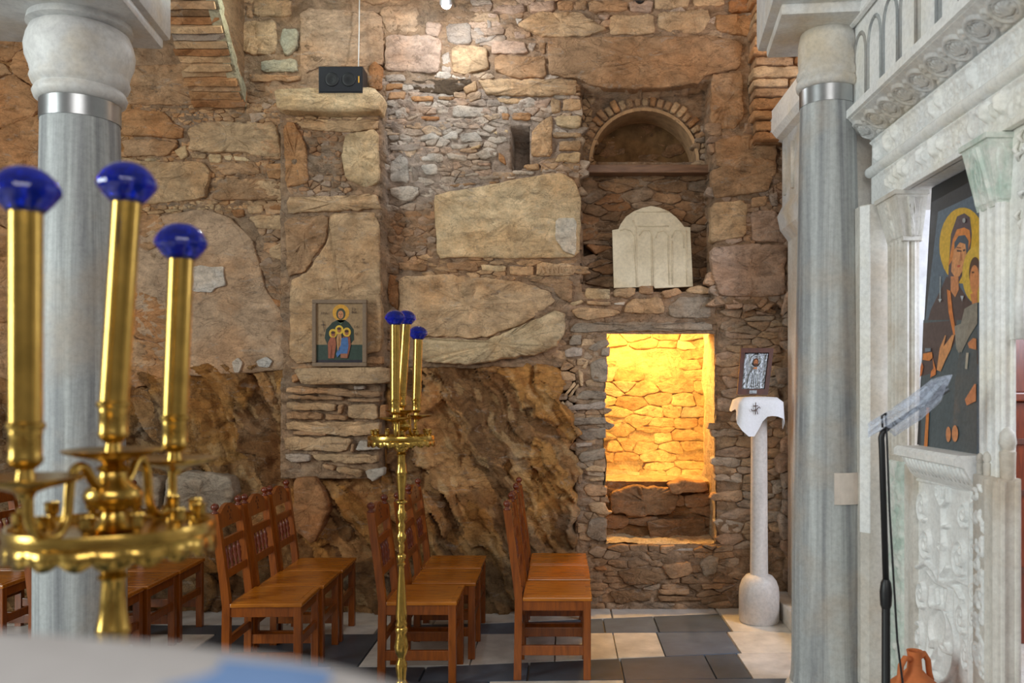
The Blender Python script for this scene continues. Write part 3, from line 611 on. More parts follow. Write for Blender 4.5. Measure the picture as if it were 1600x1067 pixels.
# plaster arch head of the niche with its voussoirs and back
def arch_niche():
    b = MB(); n = 28; cx, cy = 1006.5, 251
    out = arc_pts(cx, cy, 81, 78, n); inn = arc_pts(cx, cy, 70, 63, n)
    A = [W(x, y, NY - .02) for x, y in out]; B = [(p[0], NY + .31, p[2]) for p in A]
    lip = [W(x, y, NY - .03) for x, y in arc_pts(cx, cy, 86, 83, n)]
    for k in range(n):
        b.add([A[k], A[k + 1], B[k + 1], B[k]], [[0, 1, 2, 3]]); b.add([lip[k], lip[k + 1], A[k + 1], A[k]], [[0, 1, 2, 3]])
    b.build('niche_soffit', PLAST, wall, True)
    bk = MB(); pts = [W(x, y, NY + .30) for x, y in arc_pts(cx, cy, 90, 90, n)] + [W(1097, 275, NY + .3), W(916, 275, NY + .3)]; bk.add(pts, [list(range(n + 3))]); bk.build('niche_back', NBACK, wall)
    pl = MB(); pl.box(W(905, 0)[0], W(1116, 0)[0], NY - .13, NY + .34, W(0, 266)[2], W(0, 253)[2], .006); pl.build('shelf', OLDW, wall)
    for k in range(19):
        a0 = math.pi * (0.12 + 0.76 * k / 19); a1 = math.pi * (0.12 + 0.76 * (k + .8) / 19); r0, r1 = 1.06, 1.27 + rng.uniform(-.04, .05)
        p = [(cx + 82 * r * math.cos(a), cy - 79 * r * math.sin(a)) for r, a in ((r0, a0), (r1, a0), (r1, a1), (r0, a1))]
        vv, ff, cc, A_ = stone_mesh(p, NY, .035, PAL[rng.choice(['sand', 'tan', 'orange', 'tan'])], .7, seed=k); obj('voussoir', vv, ff, ROCK, wall, True, cc)
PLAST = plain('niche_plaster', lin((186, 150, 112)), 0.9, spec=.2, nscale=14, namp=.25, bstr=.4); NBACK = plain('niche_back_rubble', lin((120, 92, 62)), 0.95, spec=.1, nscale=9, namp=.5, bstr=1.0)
arch_niche()
NB = []
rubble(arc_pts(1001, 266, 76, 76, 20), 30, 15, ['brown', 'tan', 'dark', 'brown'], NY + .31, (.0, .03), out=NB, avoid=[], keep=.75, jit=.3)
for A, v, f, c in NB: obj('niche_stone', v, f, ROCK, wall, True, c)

# ------------------------------------------------------------------ bedrock at the foot of the wall
def bedrock():
    st = 2.4; xs = np.arange(-450, 912, st); ys = np.arange(556, 975, st); GX, GY = np.meshgrid(xs, ys)
    a = math.radians(56); U = GX * math.sin(a) - GY * math.cos(a); Vv = GX * math.cos(a) + GY * math.sin(a)
    wx = (fbm(GX / 70, GY / 70, 3) - .5) * 60; wy = (fbm(GX / 70 + 9, GY / 70, 4) - .5) * 60
    f1, r1 = facet((U + wx) / 46, (Vv + wy) / 150, 21); f2, r2 = facet((U + wx * .8) / 19, (Vv + wy) / 62, 23); f3, r3 = facet((U + wx * .5) / 8, Vv / 24, 27); f4, r4 = facet((GX + wx) / 120, (GY + wy) / 90, 28)
    lump = fbm((GX + wx) / 60, (GY + wy) / 60, 29, 5); saw = np.mod((U + wx * 1.1) / 74, 1.0); stra = r1 * .6 + r2 * .4
    foot = np.clip((GY - 575) / 375, 0, 1)
    Hh = .03 + foot * .13 + f4 * .07 + f1 * .085 + f2 * .045 + f3 * .018 + (.5 - saw) * .07 + (lump - .5) * .10 + (fbm(GX / 5, GY / 5, 39, 2) - .5) * .016
    edge = np.clip((GY - 566 - (fbm(GX / 25, GY * 0, 33) - .5) * 16) / 8, 0, 1) * np.clip((908 - GX - (fbm(GY / 25, GX * 0, 35) - .5) * 40 - np.clip((690 - GY) / 4, 0, 40)) / 10, 0, 1)
    lft = inpoly([(-80, 560), (205, 560), (215, 590), (-80, 600)], GX, GY)
    Hh = Hh * edge - .12 * (1 - edge)
    pil = inpoly([(446, 560), (606, 560), (606, 735), (560, 752), (470, 740), (446, 740)], GX, GY); Hh = np.where(pil, np.minimum(Hh, .02), Hh)
    Y = WY - Hh; X = (GX - CX) * WY / F; Z = H - (GY - CY) * WY / F
    V = np.stack([X.ravel(), Y.ravel(), Z.ravel()], 1); ny, nx = GX.shape; idx = np.arange(ny * nx).reshape(ny, nx)
    fs = np.stack([idx[:-1, :-1].ravel(), idx[1:, :-1].ravel(), idx[1:, 1:].ravel(), idx[:-1, 1:].ravel()], 1)
    col1 = lambda q_: q_.ravel()[:, None]
    dark, och, gry, tan, pale = (np.array(lin(k)) for k in ((116, 84, 56), (196, 144, 80), (168, 148, 124), (178, 134, 88), (200, 166, 120)))
    t3 = fbm(GX / 90, GY / 90, 43); C = tan * (0.62 + .6 * col1(r2))
    k = col1((r1 > .66) * 1.0); C = C * (1 - k * .75) + och * k * .75 * (0.7 + .5 * col1(r3))
    k = col1((r1 < .22) * 1.0); C = C * (1 - k * .7) + dark * k * .7
    k = col1((r2 < .13) * 1.0); C = C * (1 - k * .6) + dark * k * .6
    k = col1(np.clip((t3 - .54) * 7, 0, 1)); C = C * (1 - k * .6) + gry * k * .6
    k = col1((r3 > .85) * 1.0); C = C * (1 - k * .5) + pale * k * .5
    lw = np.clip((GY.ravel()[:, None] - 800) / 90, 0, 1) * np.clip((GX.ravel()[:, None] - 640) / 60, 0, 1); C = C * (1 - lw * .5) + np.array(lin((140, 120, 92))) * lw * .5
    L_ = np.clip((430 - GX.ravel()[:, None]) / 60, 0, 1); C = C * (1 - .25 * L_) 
    return V, fs, C
v, f, c = bedrock()
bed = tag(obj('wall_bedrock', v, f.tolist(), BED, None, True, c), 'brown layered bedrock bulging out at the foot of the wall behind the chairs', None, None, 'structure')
for p, col in (([(268, 742), (300, 735), (340, 738), (368, 745), (375, 770), (355, 800), (300, 800), (262, 790)], 'slate'), ([(205, 735), (262, 745), (255, 795), (200, 790)], 'slate'), ([(465, 745), (500, 742), (520, 790), (495, 850), (460, 820)], 'rust')):
    vv, ff, cc, A_ = stone_mesh(p, WY - .12, .09, PAL[col], .8, seed=3); obj('boulder', vv, ff, ROCK, bed, True, cc)

# ------------------------------------------------------------------ lit chamber behind the square opening
CHY = 7.75
def slabgrid(fn, nu, nv, mat, name, parent, col, amp=.03, seed=0):
    us = np.linspace(0, 1, nu); vs = np.linspace(0, 1, nv); U, Vv = np.meshgrid(us, vs); P = fn(U, Vv)      # returns (ny,nx,3) and normal
    pts, nrm = P; hgt = (fbm(U * nu / 7, Vv * nv / 7, seed) - .5) * amp * 2 + (fbm(U * nu / 2.5, Vv * nv / 2.5, seed + 5) - .5) * amp
    pts = pts + np.array(nrm) * hgt[..., None]; V = pts.reshape(-1, 3); idx = np.arange(nu * nv).reshape(nv, nu)
    fs = np.stack([idx[:-1, :-1].ravel(), idx[1:, :-1].ravel(), idx[1:, 1:].ravel(), idx[:-1, 1:].ravel()], 1)
    cc = np.array(col) * (0.8 + .4 * fbm(U * 9, Vv * 9, seed + 3).reshape(-1, 1))
    return obj(name, V, fs.tolist(), mat, parent, True, cc)
def quad(a, b, c, d):      # a..b along u, a..d along v
    a, b, c, d = map(np.array, (a, b, c, d)); nrm = np.cross(b - a, d - a); nrm = nrm / np.linalg.norm(nrm)
    def fn(U, V_):
        U = U[..., None]; V_ = V_[..., None]; return (a * (1 - U) + b * U) * (1 - V_) + (d * (1 - U) + c * U) * V_, nrm
    return fn
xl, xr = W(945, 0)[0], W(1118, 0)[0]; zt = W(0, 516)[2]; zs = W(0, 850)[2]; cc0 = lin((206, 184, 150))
XL2, XR2 = xl - .15, xr + .25
chamber = tag(slabgrid(quad((XL2, CHY, 0.2), (XR2, CHY, 0.2), (XR2, CHY, 2.5), (XL2, CHY, 2.5)), 60, 90, MORTAR, 'wall_chamber', None, cc0), 'amber lit rubble wall inside the square opening', None, None, 'structure')
slabgrid(quad((xl, WY - .02, zs - .1), (xl - .08, WY + .5, zs - .1), (xl - .08, WY + .5, 2.25), (xl, WY - .02, 2.25)), 22, 80, MORTAR, 'jamb', chamber, cc0, .02, 5)
slabgrid(quad((xr, WY + .6, zs - .1), (xr, WY - .02, zs - .1), (xr, WY - .02, 2.25), (xr, WY + .6, 2.25)), 22, 80, MORTAR, 'jamb', chamber, cc0, .02, 8)
slabgrid(quad((XL2, WY + .5, .2), (XL2, CHY, .2), (XL2, CHY, 2.5), (XL2, WY + .5, 2.5)), 30, 60, MORTAR, 'side_wall', chamber, cc0, .03, 11)
slabgrid(quad((XR2, CHY, .2), (XR2, WY + .55, .2), (XR2, WY + .55, 2.5), (XR2, CHY, 2.5)), 30, 60, MORTAR, 'side_wall', chamber, cc0, .03, 14)
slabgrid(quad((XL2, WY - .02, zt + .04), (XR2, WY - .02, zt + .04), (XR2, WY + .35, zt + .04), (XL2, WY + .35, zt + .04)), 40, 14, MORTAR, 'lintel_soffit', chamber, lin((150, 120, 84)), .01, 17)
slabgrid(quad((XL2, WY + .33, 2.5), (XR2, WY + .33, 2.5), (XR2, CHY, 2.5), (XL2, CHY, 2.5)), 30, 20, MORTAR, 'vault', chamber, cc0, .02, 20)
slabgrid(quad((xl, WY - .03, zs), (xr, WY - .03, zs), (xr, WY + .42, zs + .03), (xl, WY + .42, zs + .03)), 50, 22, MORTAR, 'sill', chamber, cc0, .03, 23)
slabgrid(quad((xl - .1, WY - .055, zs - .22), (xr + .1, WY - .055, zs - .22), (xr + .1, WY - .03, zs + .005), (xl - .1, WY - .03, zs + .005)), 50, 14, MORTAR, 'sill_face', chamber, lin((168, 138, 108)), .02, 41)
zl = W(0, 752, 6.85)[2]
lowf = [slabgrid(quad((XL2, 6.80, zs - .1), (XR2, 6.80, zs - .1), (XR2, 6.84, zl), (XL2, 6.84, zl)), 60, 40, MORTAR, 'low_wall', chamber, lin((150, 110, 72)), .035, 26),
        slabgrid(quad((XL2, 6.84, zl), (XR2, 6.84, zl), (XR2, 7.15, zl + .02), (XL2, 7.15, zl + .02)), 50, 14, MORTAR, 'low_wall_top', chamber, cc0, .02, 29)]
CB = []
k_ = CHY / WY
rubble([(885, 500), (1130, 500), (1130, 800), (885, 800)], 38, 15, ['yel', 'sand', 'white', 'yel', 'sand'], CHY - .01, (.0, .02), out=CB, avoid=[], gap=.7, jit=.28, keep=.82)
CB2 = []
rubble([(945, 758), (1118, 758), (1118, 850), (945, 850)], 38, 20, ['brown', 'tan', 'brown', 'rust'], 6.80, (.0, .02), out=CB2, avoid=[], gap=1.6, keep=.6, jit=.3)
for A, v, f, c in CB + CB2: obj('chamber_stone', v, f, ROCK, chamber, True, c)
for pl, cn, h_ in (([(1042, 754), (1060, 748), (1100, 750), (1104, 766), (1047, 770)], 'tan', .10), ([(953, 768), (990, 758), (1048, 760), (1062, 776), (1050, 800), (1000, 806), (955, 800)], 'brown', .06), ([(1010, 812), (1100, 806), (1104, 838), (1015, 842)], 'brown', .04)):
    vv, ff, cc, A_ = stone_mesh(pl, 6.80, h_, PAL[cn], 1.2, .08, seed=5); obj('chamber_stone', vv, ff, ROCK, chamber, True, cc)
def point(name, loc, power, color, r=.05):
    l = bpy.data.lights.new(name, 'POINT'); l.energy = power; l.color = color; l.shadow_soft_size = r
    o = bpy.data.objects.new(name, l); COL.objects.link(o); o.location = loc; return o
AMB = (1.0, 0.57, 0.13)
point('chamber_lamp_light', (.62, 7.05, 2.26), 150, AMB, .10); point('chamber_uplight', (.9, 7.22, .78), 26, AMB, .05)
for loc, lab in (((.55, 7.18, 2.40), 'small round lamp under the vault of the lit chamber'), ):
    lm = empty('chamber_lamp', loc); tag(lm, lab, 'lamp'); b = MB(); b.lathe([(.0, .1), (.035, .1), (.04, .0), (.03, -.03), (0, -.03)], 16); b.build('lamp_body', BRASS, lm, True, True)
# ------------------------------------------------------------------ floor of pale and dark marble slabs
def floor():
    b = MB(); b.add([(-7, -4, -.02), (7, -4, -.02), (7, 8.2, -.02), (-7, 8.2, -.02)], [[0, 1, 2, 3]], lin((120, 112, 104)))
    fl = tag(b.build('floor', SLABM, None, cols=True), 'floor of pale and dark grey marble slabs', None, None, 'structure')
    pale = [lin(c) for c in ((212, 206, 198), (204, 198, 192), (218, 210, 198))]; dk = [lin(c) for c in ((84, 94, 108), (98, 110, 128), (74, 82, 92))]
    def slab(poly, col):
        n = len(poly); c = centroid([(p[0], p[1]) for p in poly]); g = .004
        top = []; low = []
        for p in poly:
            l = math.dist(p[:2], c) + 1e-6; k = 1 - g / l; k2 = 1 - 2 * g / l
            low.append((c[0] + (p[0] - c[0]) * k, c[1] + (p[1] - c[1]) * k, -.02)); top.append((c[0] + (p[0] - c[0]) * k2, c[1] + (p[1] - c[1]) * k2, rng.uniform(-.0012, .0008)))
        m = MB(); m.add(low + top, [list(range(n, 2 * n))] + [[i, (i + 1) % n, n + (i + 1) % n, n + i] for i in range(n)], col); m.build('slab', SLABM, fl, cols=True)
    P = lambda *pts: [FL(*p) for p in pts]
    rowY = lambda x, y0: y0 + .135 * (x - .2)
    R = [6.62, 6.15, 5.80, 5.23, 4.86, 4.40, 3.95, 3.5, 3.05, 2.6, 2.1, 1.5, 0.8, 0.0, -1, -2.2]
    sl = [0, .16, .03, .14, .03, .06, 0, .0, 0, 0, 0, 0, 0, 0, 0, 0]
    ry = lambda i, x: R[i] + sl[i] * max(-1, min(1.2, x - .2))
    # traced slabs right of the chairs
    def strip(i, xs, cols):
        for a, bx, c in zip(xs[:-1], xs[1:], cols):
            slab([(a, ry(i + 1, a), 0), (bx, ry(i + 1, bx), 0), (bx, ry(i, bx), 0), (a, ry(i, a), 0)], c)
    strip(0, [-5.5, -4.1, -2.9, -1.9, -.9, .35, 1.12, 2.6], [pale[1], pale[0], pale[1], pale[2], pale[0], pale[1], pale[2]])
    strip(1, [-5.5, -4.2, -3.1, -2.2, -1.25, -.6, .28, .64, 1.13, 2.6], [dk[0], pale[1], dk[2], pale[0], dk[0], dk[1], dk[1], dk[0], pale[2]])
    strip(2, [-5.5, -4.3, -3.3, -2.3, -1.2, -.55, -.05, .33, .62, 1.09, 2.6], [pale[0], dk[1], pale[2], dk[2], pale[0], pale[1], pale[2], pale[0], dk[1], pale[0]])
    strip(3, [-5.5, -4.0, -3.0, -2.1, -1.35, -.8, -.2, .34, .86, 1.06, 2.6], [dk[0], pale[1], dk[1], pale[2], dk[2], dk[0], dk[2], dk[0], dk[2], pale[1]])
    for i in range(4, 15):
        x = -5.5; xs = [x]
        while x < 2.6: x += rng.uniform(.7, 1.3); xs.append(x)
        strip(i, xs, [pale[rng.randrange(3)] if (k + i) % 2 else dk[rng.randrange(3)] for k in range(len(xs) - 1)])
    return fl
FLOOR = floor()
b = MB(); b.box(1.52, 4.2, 1.2, 6.5, .0, .13, .008); tag(b.build('floor_step', MARB_PIER, None), 'low grey marble step under the carved screen', None, None, 'structure')

# ------------------------------------------------------------------ brick arch springing from the wall towards the left column
def brick_arch():
    x0, x1 = -2.72, -2.37; ar = MB()
    # arch curve in the plane of x: from the wall (Y 6.5, z 3.74) up and towards the viewer
    C = [(6.52, 3.70), (6.36, 3.80), (6.16, 3.98), (5.95, 4.22), (5.72, 4.48), (5.45, 4.74), (5.15, 4.95), (4.8, 5.1), (4.4, 5.16), (4.0, 5.12)]
    out = [(y - .0 + .26 * 0, z) for y, z in C]
    poly = C + [(4.0, 5.5), (6.6, 5.5), (6.6, 3.70)]
    ar.prism(poly, lambda a, b_, t: (t, a, b_ + .035), x0, x1)
    root = tag(obj('wall_arch', ar.v, ar.f, MORTAR, None, False, np.tile(np.array(lin((150, 118, 88))), (len(ar.v), 1))), 'brick arch springing from the back wall behind the left column', None, None, 'structure')
    # bricks on the intrados
    seg = []
    for i in range(len(C) - 1):
        (ya, za), (yb, zb) = C[i], C[i + 1]; L_ = math.hypot(yb - ya, zb - za); k = max(1, round(L_ / .055))
        for j in range(k): seg.append(((ya + (yb - ya) * j / k, za + (zb - za) * j / k), (ya + (yb - ya) * (j + .86) / k, za + (zb - za) * (j + .86) / k)))
    for (ya, za), (yb, zb) in seg:
        ny, nz = (zb - za), -(yb - ya); l = math.hypot(ny, nz); ny, nz = -ny / l, -nz / l
        if nz > 0: ny, nz = -ny, -nz
        t = rng.uniform(.004, .042); e = rng.uniform(-.012, .012); x0_, x1_ = x0 - .005 + e, x1 + .012 + rng.uniform(-.01, .012)
        col = np.array(PAL[rng.choice(['rust', 'tan', 'tan', 'brown', 'sand', 'orange', 'grey'])]) * rng.uniform(.75, 1.1)
        v = []; xs = np.linspace(x0_, x1_, 6)
        for x in xs:
            w1, w2 = rng.uniform(-.011, .011), rng.uniform(-.011, .011)
            v += [(x, ya + ny * (t + w1), za + nz * (t + w1)), (x, yb + ny * (t + w2), zb + nz * (t + w2)), (x, yb - ny * .1, zb - nz * .1), (x, ya - ny * .1, za - nz * .1)]
        f = []
        for k in range(5):
            for j in range(4): f.append([k * 4 + j, k * 4 + (j + 1) % 4, (k + 1) * 4 + (j + 1) % 4, (k + 1) * 4 + j])
        f += [[0, 1, 2, 3][::-1], [20, 21, 22, 23]]
        m = MB(); m.add(v, f, tuple(col)); m.build('brick', BRICK, root, cols=True)
    # pale ragged plaster edge along the arch face
    r2 = random.Random(4)
    for i in range(len(C) - 1):
        (ya, za), (yb, zb) = C[i], C[i + 1]; k = max(1, round(math.hypot(yb - ya, zb - za) / .11))
        for j in range(k):
            t0, t1 = j / k, (j + 1.02) / k; m = MB(); w_ = r2.uniform(.05, .11)
            pl = [(ya + (yb - ya) * t0, za + (zb - za) * t0 - .012), (ya + (yb - ya) * t1, za + (zb - za) * t1 - .012), (ya + (yb - ya) * t1 + r2.uniform(-.01, .03), za + (zb - za) * t1 + w_), (ya + (yb - ya) * t0 + r2.uniform(-.01, .03), za + (zb - za) * t0 + w_ + r2.uniform(-.02, .02))]
            m.prism(pl, lambda a, b_, t: (t, a, b_), x1 - .05, x1 + r2.uniform(.012, .035), tuple(np.array(lin((196, 188, 160))) * r2.uniform(.75, 1.1))); m.build('plaster_edge', MORTAR, root, cols=True)
brick_arch()
# orange brick pier at the right end of the wall, above the big blocks
def brick_pier():
    xs0, xs1 = W(1166, 0)[0], W(1262, 0)[0]; y0 = 6.30
    b = MB(); b.box(xs0 + .03, xs1, y0 + .03, 6.6, 3.40, 4.75)
    root = tag(obj('wall_pier', b.v, b.f, MORTAR, None, False, np.tile(np.array(lin((150, 112, 78))), (len(b.v), 1))), 'orange brick pier in the upper right corner behind the screen', None, None, 'structure')
    z = 3.40; r = 0
    while z < 4.72:
        h = rng.uniform(.065, .10); x = xs0 + rng.uniform(-.02, .02)
        while x < xs1:
            wd = rng.uniform(.22, .40); x2 = min(x + wd, xs1 + .02)
            if xs1 - x2 < .08: x2 = xs1 + .02
            px = lambda X, Z: (CX + X * F / y0, CY - (Z - H) * F / y0)
            g = .006; poly = [px(x + g, z + h - g), px(x2 - g, z + h - g), px(x2 - g, z + g), px(x + g, z + g)]
            v, f, c, A = stone_mesh(poly, y0 + .02, rng.uniform(.02, .05), tuple(np.array(PAL[rng.choice(['orange', 'sand', 'rust', 'tan'])]) * rng.uniform(.9, 1.15)), 1.0, .15, seed=r)
            obj('brick', v, f, BRICK, root, True, c); x = x2; r += 1
        z += h
brick_pier()
point('vault_lamp_light', (1.28, 5.55, 4.15), 9, (1.0, .58, .24), .06)

# ------------------------------------------------------------------ columns
def column(name, label, x, y, rb, rt, zring, rot, capw, caph, block):
    root = tag(empty(name, (x, y, 0)), label, 'column')
    b = MB(); b.lathe([(rb * 1.22, 0), (rb * 1.22, .03), (rb * 1.16, .036), (rb * 1.18, .05), (rb * 1.14, .066), (rb * 1.07, .072), (rb * 1.06, .085)], 48); auto(b.build('base', MARB_CAP, root, True, True))
    b = MB(); b.lathe([(rb * 1.05, .085), (rb * 1.02, .12), (rb, .18), (rb * .985, 1.0), ((rb + rt) / 2, 1.9), (rt, zring)], 64); auto(b.build('shaft', MARB_COL, root, True, True))
    b = MB(); b.lathe([(rt * 1.0, zring - .01), (rt * 1.025, zring - .01), (rt * 1.025, zring + .075), (rt, zring + .075)], 64); auto(b.build('metal_band', STEEL, root, True, True))
    return root
rb, rt = .190, .160; lx, ly = (140 - CX) * 3.9 / F, 3.9; zr = H + (608 - 190) * 3.9 / F
lc = column('marble_column', 'grey veined marble column with bulging white capital behind the brass candle stand', lx - .04, ly, rb, rt, zr, 0, 0, 0, 0)
z0 = zr + .075
b = MB(); b.lathe([(rt * 1.0, z0), (rt * 1.14, z0 + .012), (rt * 1.19, z0 + .035), (rt * 1.14, z0 + .055), (rt * 1.10, z0 + .062), (rt * 1.20, z0 + .075), (rt * 1.26, z0 + .10), (rt * 1.22, z0 + .122), (rt * 1.24, z0 + .13), (rt * 1.264, z0 + .15),
                      (rt * 1.358, z0 + .19), (rt * 1.387, z0 + .235), (rt * 1.330, z0 + .28), (rt * 1.24, z0 + .315), (rt * 1.12, z0 + .328), (rt * 1.34, z0 + .335), (rt * 1.311, z0 + .355), (rt * 1.3, z0 + .37)], 64)
auto(b.build('capital', MARB_CAP, lc, True, True), 50)
zb = z0 + .365
M = Matrix.Rotation(math.radians(8), 4, 'Z')
b = MB(); b.box(-.48, .27, -.40, .28, zb, zb + .055, .018, M); b.box(-.50, .30, -.43, .31, zb + .05, zb + .36, .03, M); auto(b.build('impost_block', MARB_CAP, lc, False, True))
x, y = 1.395, 4.6; rb, rt = .186, .142; zr = H + (608 - 166) * 4.6 / F
rc = column('marble_column', 'tall bluish grey marble column beside the carved white screen', x, y, rb, rt, zr, 0, 0, 0, 0)
z0 = zr + .075
b = MB(); b.lathe([(rt, z0), (rt * 1.12, z0 + .01), (rt * 1.16, z0 + .03), (rt * 1.10, z0 + .05), (rt * 1.06, z0 + .058), (rt * 1.13, z0 + .075), (rt * 1.10, z0 + .10), (rt * 1.05, z0 + .115), (rt * 1.08, z0 + .16), (rt * 1.07, z0 + .24), (rt * 1.0, z0 + .30), (rt * .85, z0 + .33)], 64)
auto(b.build('capital', MARB_CAP, rc, True, True), 50)
zb = z0 + .30
M = Matrix.Rotation(math.radians(-6), 4, 'Z')
b = MB(); b.box(-.28, .32, -.28, .30, zb, zb + .06, .015, M); b.box(-.33, .40, -.34, .36, zb + .055, zb + .50, .03, M); b.box(.0, .36, -.37, .36, zb + .06, zb + .10, .01, M); auto(b.build('impost_block', MARB_CAP, rc, False, True))

# ------------------------------------------------------------------ carved marble screen (templon), face at x = 1.60
TX = 1.60
scr = tag(empty('templon_screen', (TX, 3.3, 0)), 'white carved marble chancel screen with beam, posts and flower panel', 'chancel screen')
def seg_dist(U, V, p, q):
    dx, dy = q[0] - p[0], q[1] - p[1]; L2 = dx * dx + dy * dy + 1e-12
    t = np.clip(((U - p[0]) * dx + (V - p[1]) * dy) / L2, 0, 1); return np.hypot(U - p[0] - t * dx, V - p[1] - t * dy)
def stroke(Hm, U, V, pts, wd, ht, flat=.62):
    xs = [p[0] for p in pts]; ys = [p[1] for p in pts]
    m = (U > min(xs) - wd) & (U < max(xs) + wd) & (V > min(ys) - wd) & (V < max(ys) + wd)
    if not m.any(): return
    u, v = U[m], V[m]; d = np.full(u.shape, 9.)
    for p, q_ in zip(pts[:-1], pts[1:]): d = np.minimum(d, seg_dist(u, v, p, q_))
    h = ht * np.clip((1 - d / wd) / (1 - flat), 0, 1) ** .6; Hm[m] = np.maximum(Hm[m], h)
def relief(name, fn, u0, u1, v0, v1, res, strokes, mat, parent, base=0.0, rough=.002, seed=0):
    """a carved face: fn(u, v, h) -> xyz"""
    nu = max(3, int((u1 - u0) / res) + 1); nv = max(3, int((v1 - v0) / res) + 1)
    U, V = np.meshgrid(np.linspace(u0, u1, nu), np.linspace(v0, v1, nv)); Hm = np.zeros_like(U)
    for s in strokes: stroke(Hm, U, V, *s)
    Hm = Hm + base + (fbm(U / .02, V / .02, seed, 3) - .5) * rough
    edge = np.zeros_like(U, bool); edge[0, :] = edge[-1, :] = True; edge[:, 0] = edge[:, -1] = True; Hm[edge] = -.02
    x, y, z = fn(U, V, Hm); VV = np.stack([x.ravel(), y.ravel(), z.ravel()], 1); idx = np.arange(nu * nv).reshape(nv, nu)
    fs = np.stack([idx[:-1, :-1].ravel(), idx[:-1, 1:].ravel(), idx[1:, 1:].ravel(), idx[1:, :-1].ravel()], 1)
    return obj(name, VV, fs.tolist(), mat, parent, True)
def circ(cx, cy, rx, ry, n=18, a0=0, a1=2 * math.pi): return [(cx + rx * math.cos(a0 + (a1 - a0) * k / n), cy + ry * math.sin(a0 + (a1 - a0) * k / n)) for k in range(n + 1)]
facex = lambda X0: (lambda U, V, h: (X0 - h, U, V))       # faces the nave (-x): u = distance, v = height
Y0, Y1 = 2.15, 4.53
# beam body and mouldings
b = MB()
prof = [(TX + .30, 2.55), (TX + .012, 2.55), (TX, 2.565), (TX, 2.70), (TX + .005, 2.905), (1.475, 3.0), (1.45, 3.005), (1.45, 3.045), (1.50, 3.05), (TX + .30, 3.05)]
b.prism(prof, lambda a, c_, t: (a, t, c_), Y0, Y1); b.build('beam', MARB_W, scr)
b = MB(); b.tube([(TX - .008, Y0, 2.742), (TX - .008, Y1 + .005, 2.742)], .027, 14); auto(b.build('roll_moulding', MARB_W, scr, True))
b = MB(); b.box(TX - .018, TX + .02, Y0, 4.36, 2.55, 2.575, .004); b.build('fillet', MARB_W, scr)
def random_script(u0, u1, v0, v1, n, size, wd, ht, seed):
    r = random.Random(seed); out = []
    for k in range(n):
        cu, cv = r.uniform(u0, u1), r.uniform(v0, v1); kind = r.random()
        if kind < .45: out.append((circ(cu, cv, size * r.uniform(.5, 1), size * r.uniform(.5, 1), 8, r.uniform(0, 6), r.uniform(7, 11)), wd, ht * r.uniform(.6, 1)))
        else:
            a = r.uniform(0, 6.28); out.append(([(cu, cv), (cu + size * math.cos(a), cv + size * math.sin(a)), (cu + size * 1.3 * math.cos(a + .9), cv + size * 1.3 * math.sin(a + .9))], wd, ht * r.uniform(.6, 1)))
    return out
knob = lambda u, v, s, h: ([(u - s * .2, v - s), (u + s * .2, v + s)], s * 1.1, h, .1)
st = random_script(Y0 + .03, Y1 - .03, 2.785, 2.89, 230, .018, .005, .007, 1) + [([(Y0, 2.897), (Y1, 2.897)], .012, .014)] + [knob(4.44, 2.82, .022, .028), knob(4.30, 2.84, .024, .03), knob(4.20, 2.86, .022, .03), knob(3.76, 2.83, .02, .03), knob(3.70, 2.85, .02, .03), knob(3.40, 2.84, .022, .035)]
relief('inscription_band', facex(TX + .002), Y0, Y1, 2.772, 2.905, .006, st, MARB_W, scr, 0, .004, 4)
st = random_script(Y0 + .03, 4.30, 2.60, 2.69, 240, .018, .0055, .008, 2) + [([(Y0, 2.705), (4.4, 2.705)], .01, .012)] + [knob(y_, z_, s_, h_) for y_, z_, s_, h_ in ((4.26, 2.63, .014, .035), (4.22, 2.64, .014, .03), (4.15, 2.655, .018, .035), (4.10, 2.66, .020, .035), (4.05, 2.64, .014, .03), (3.88, 2.655, .020, .035), (3.83, 2.645, .014, .03), (3.74, 2.66, .024, .04), (3.68, 2.655, .016, .03), (3.28, 2.66, .020, .04), (3.22, 2.65, .016, .03), (3.17, 2.66, .020, .04))] + [(circ(3.38, 2.645, .05, .045, 16), .012, .012)]
relief('relief_band', facex(TX), Y0, 4.42, 2.578, 2.715, .006, st, MARB_W, scr, 0, .005, 5)
# sloping cornice with medallions
st = []
k = 0; y_ = 4.46
while y_ > Y0 + .1:
    st += [(circ(y_, .075, .070, .058, 22), .009, .012), (circ(y_, .075, .052, .043, 18), .006, .008)]
    for a in range(7): st.append(([(y_, .05), (y_ + .045 * math.cos(.25 + a * .44), .052 + .05 * math.sin(.25 + a * .44))], .009, .011))
    st += [(circ(y_ - .089, .105, .014, .014, 8), .01, .010), (circ(y_ - .089, .05, .012, .012, 8), .009, .009), ([(y_ - .089, .03), (y_ - .089, .12)], .005, .006), ([(y_ - .105, .02), (y_ - .073, .02)], .012, .016, .1)]
    y_ -= .178
dx, dz = (1.462 - (TX + .003)), (3.003 - 2.908); Ls = math.hypot(dx, dz); nx_, nz_ = -dz / Ls, dx / Ls
relief('medallion_cornice', lambda U, V, h: (TX + .003 + dx * V / Ls + nx_ * h, U, 2.908 + dz * V / Ls + nz_ * h), Y0, Y1, .0, Ls, .005, st, MARB_CAP, scr, .002, .003, 6)
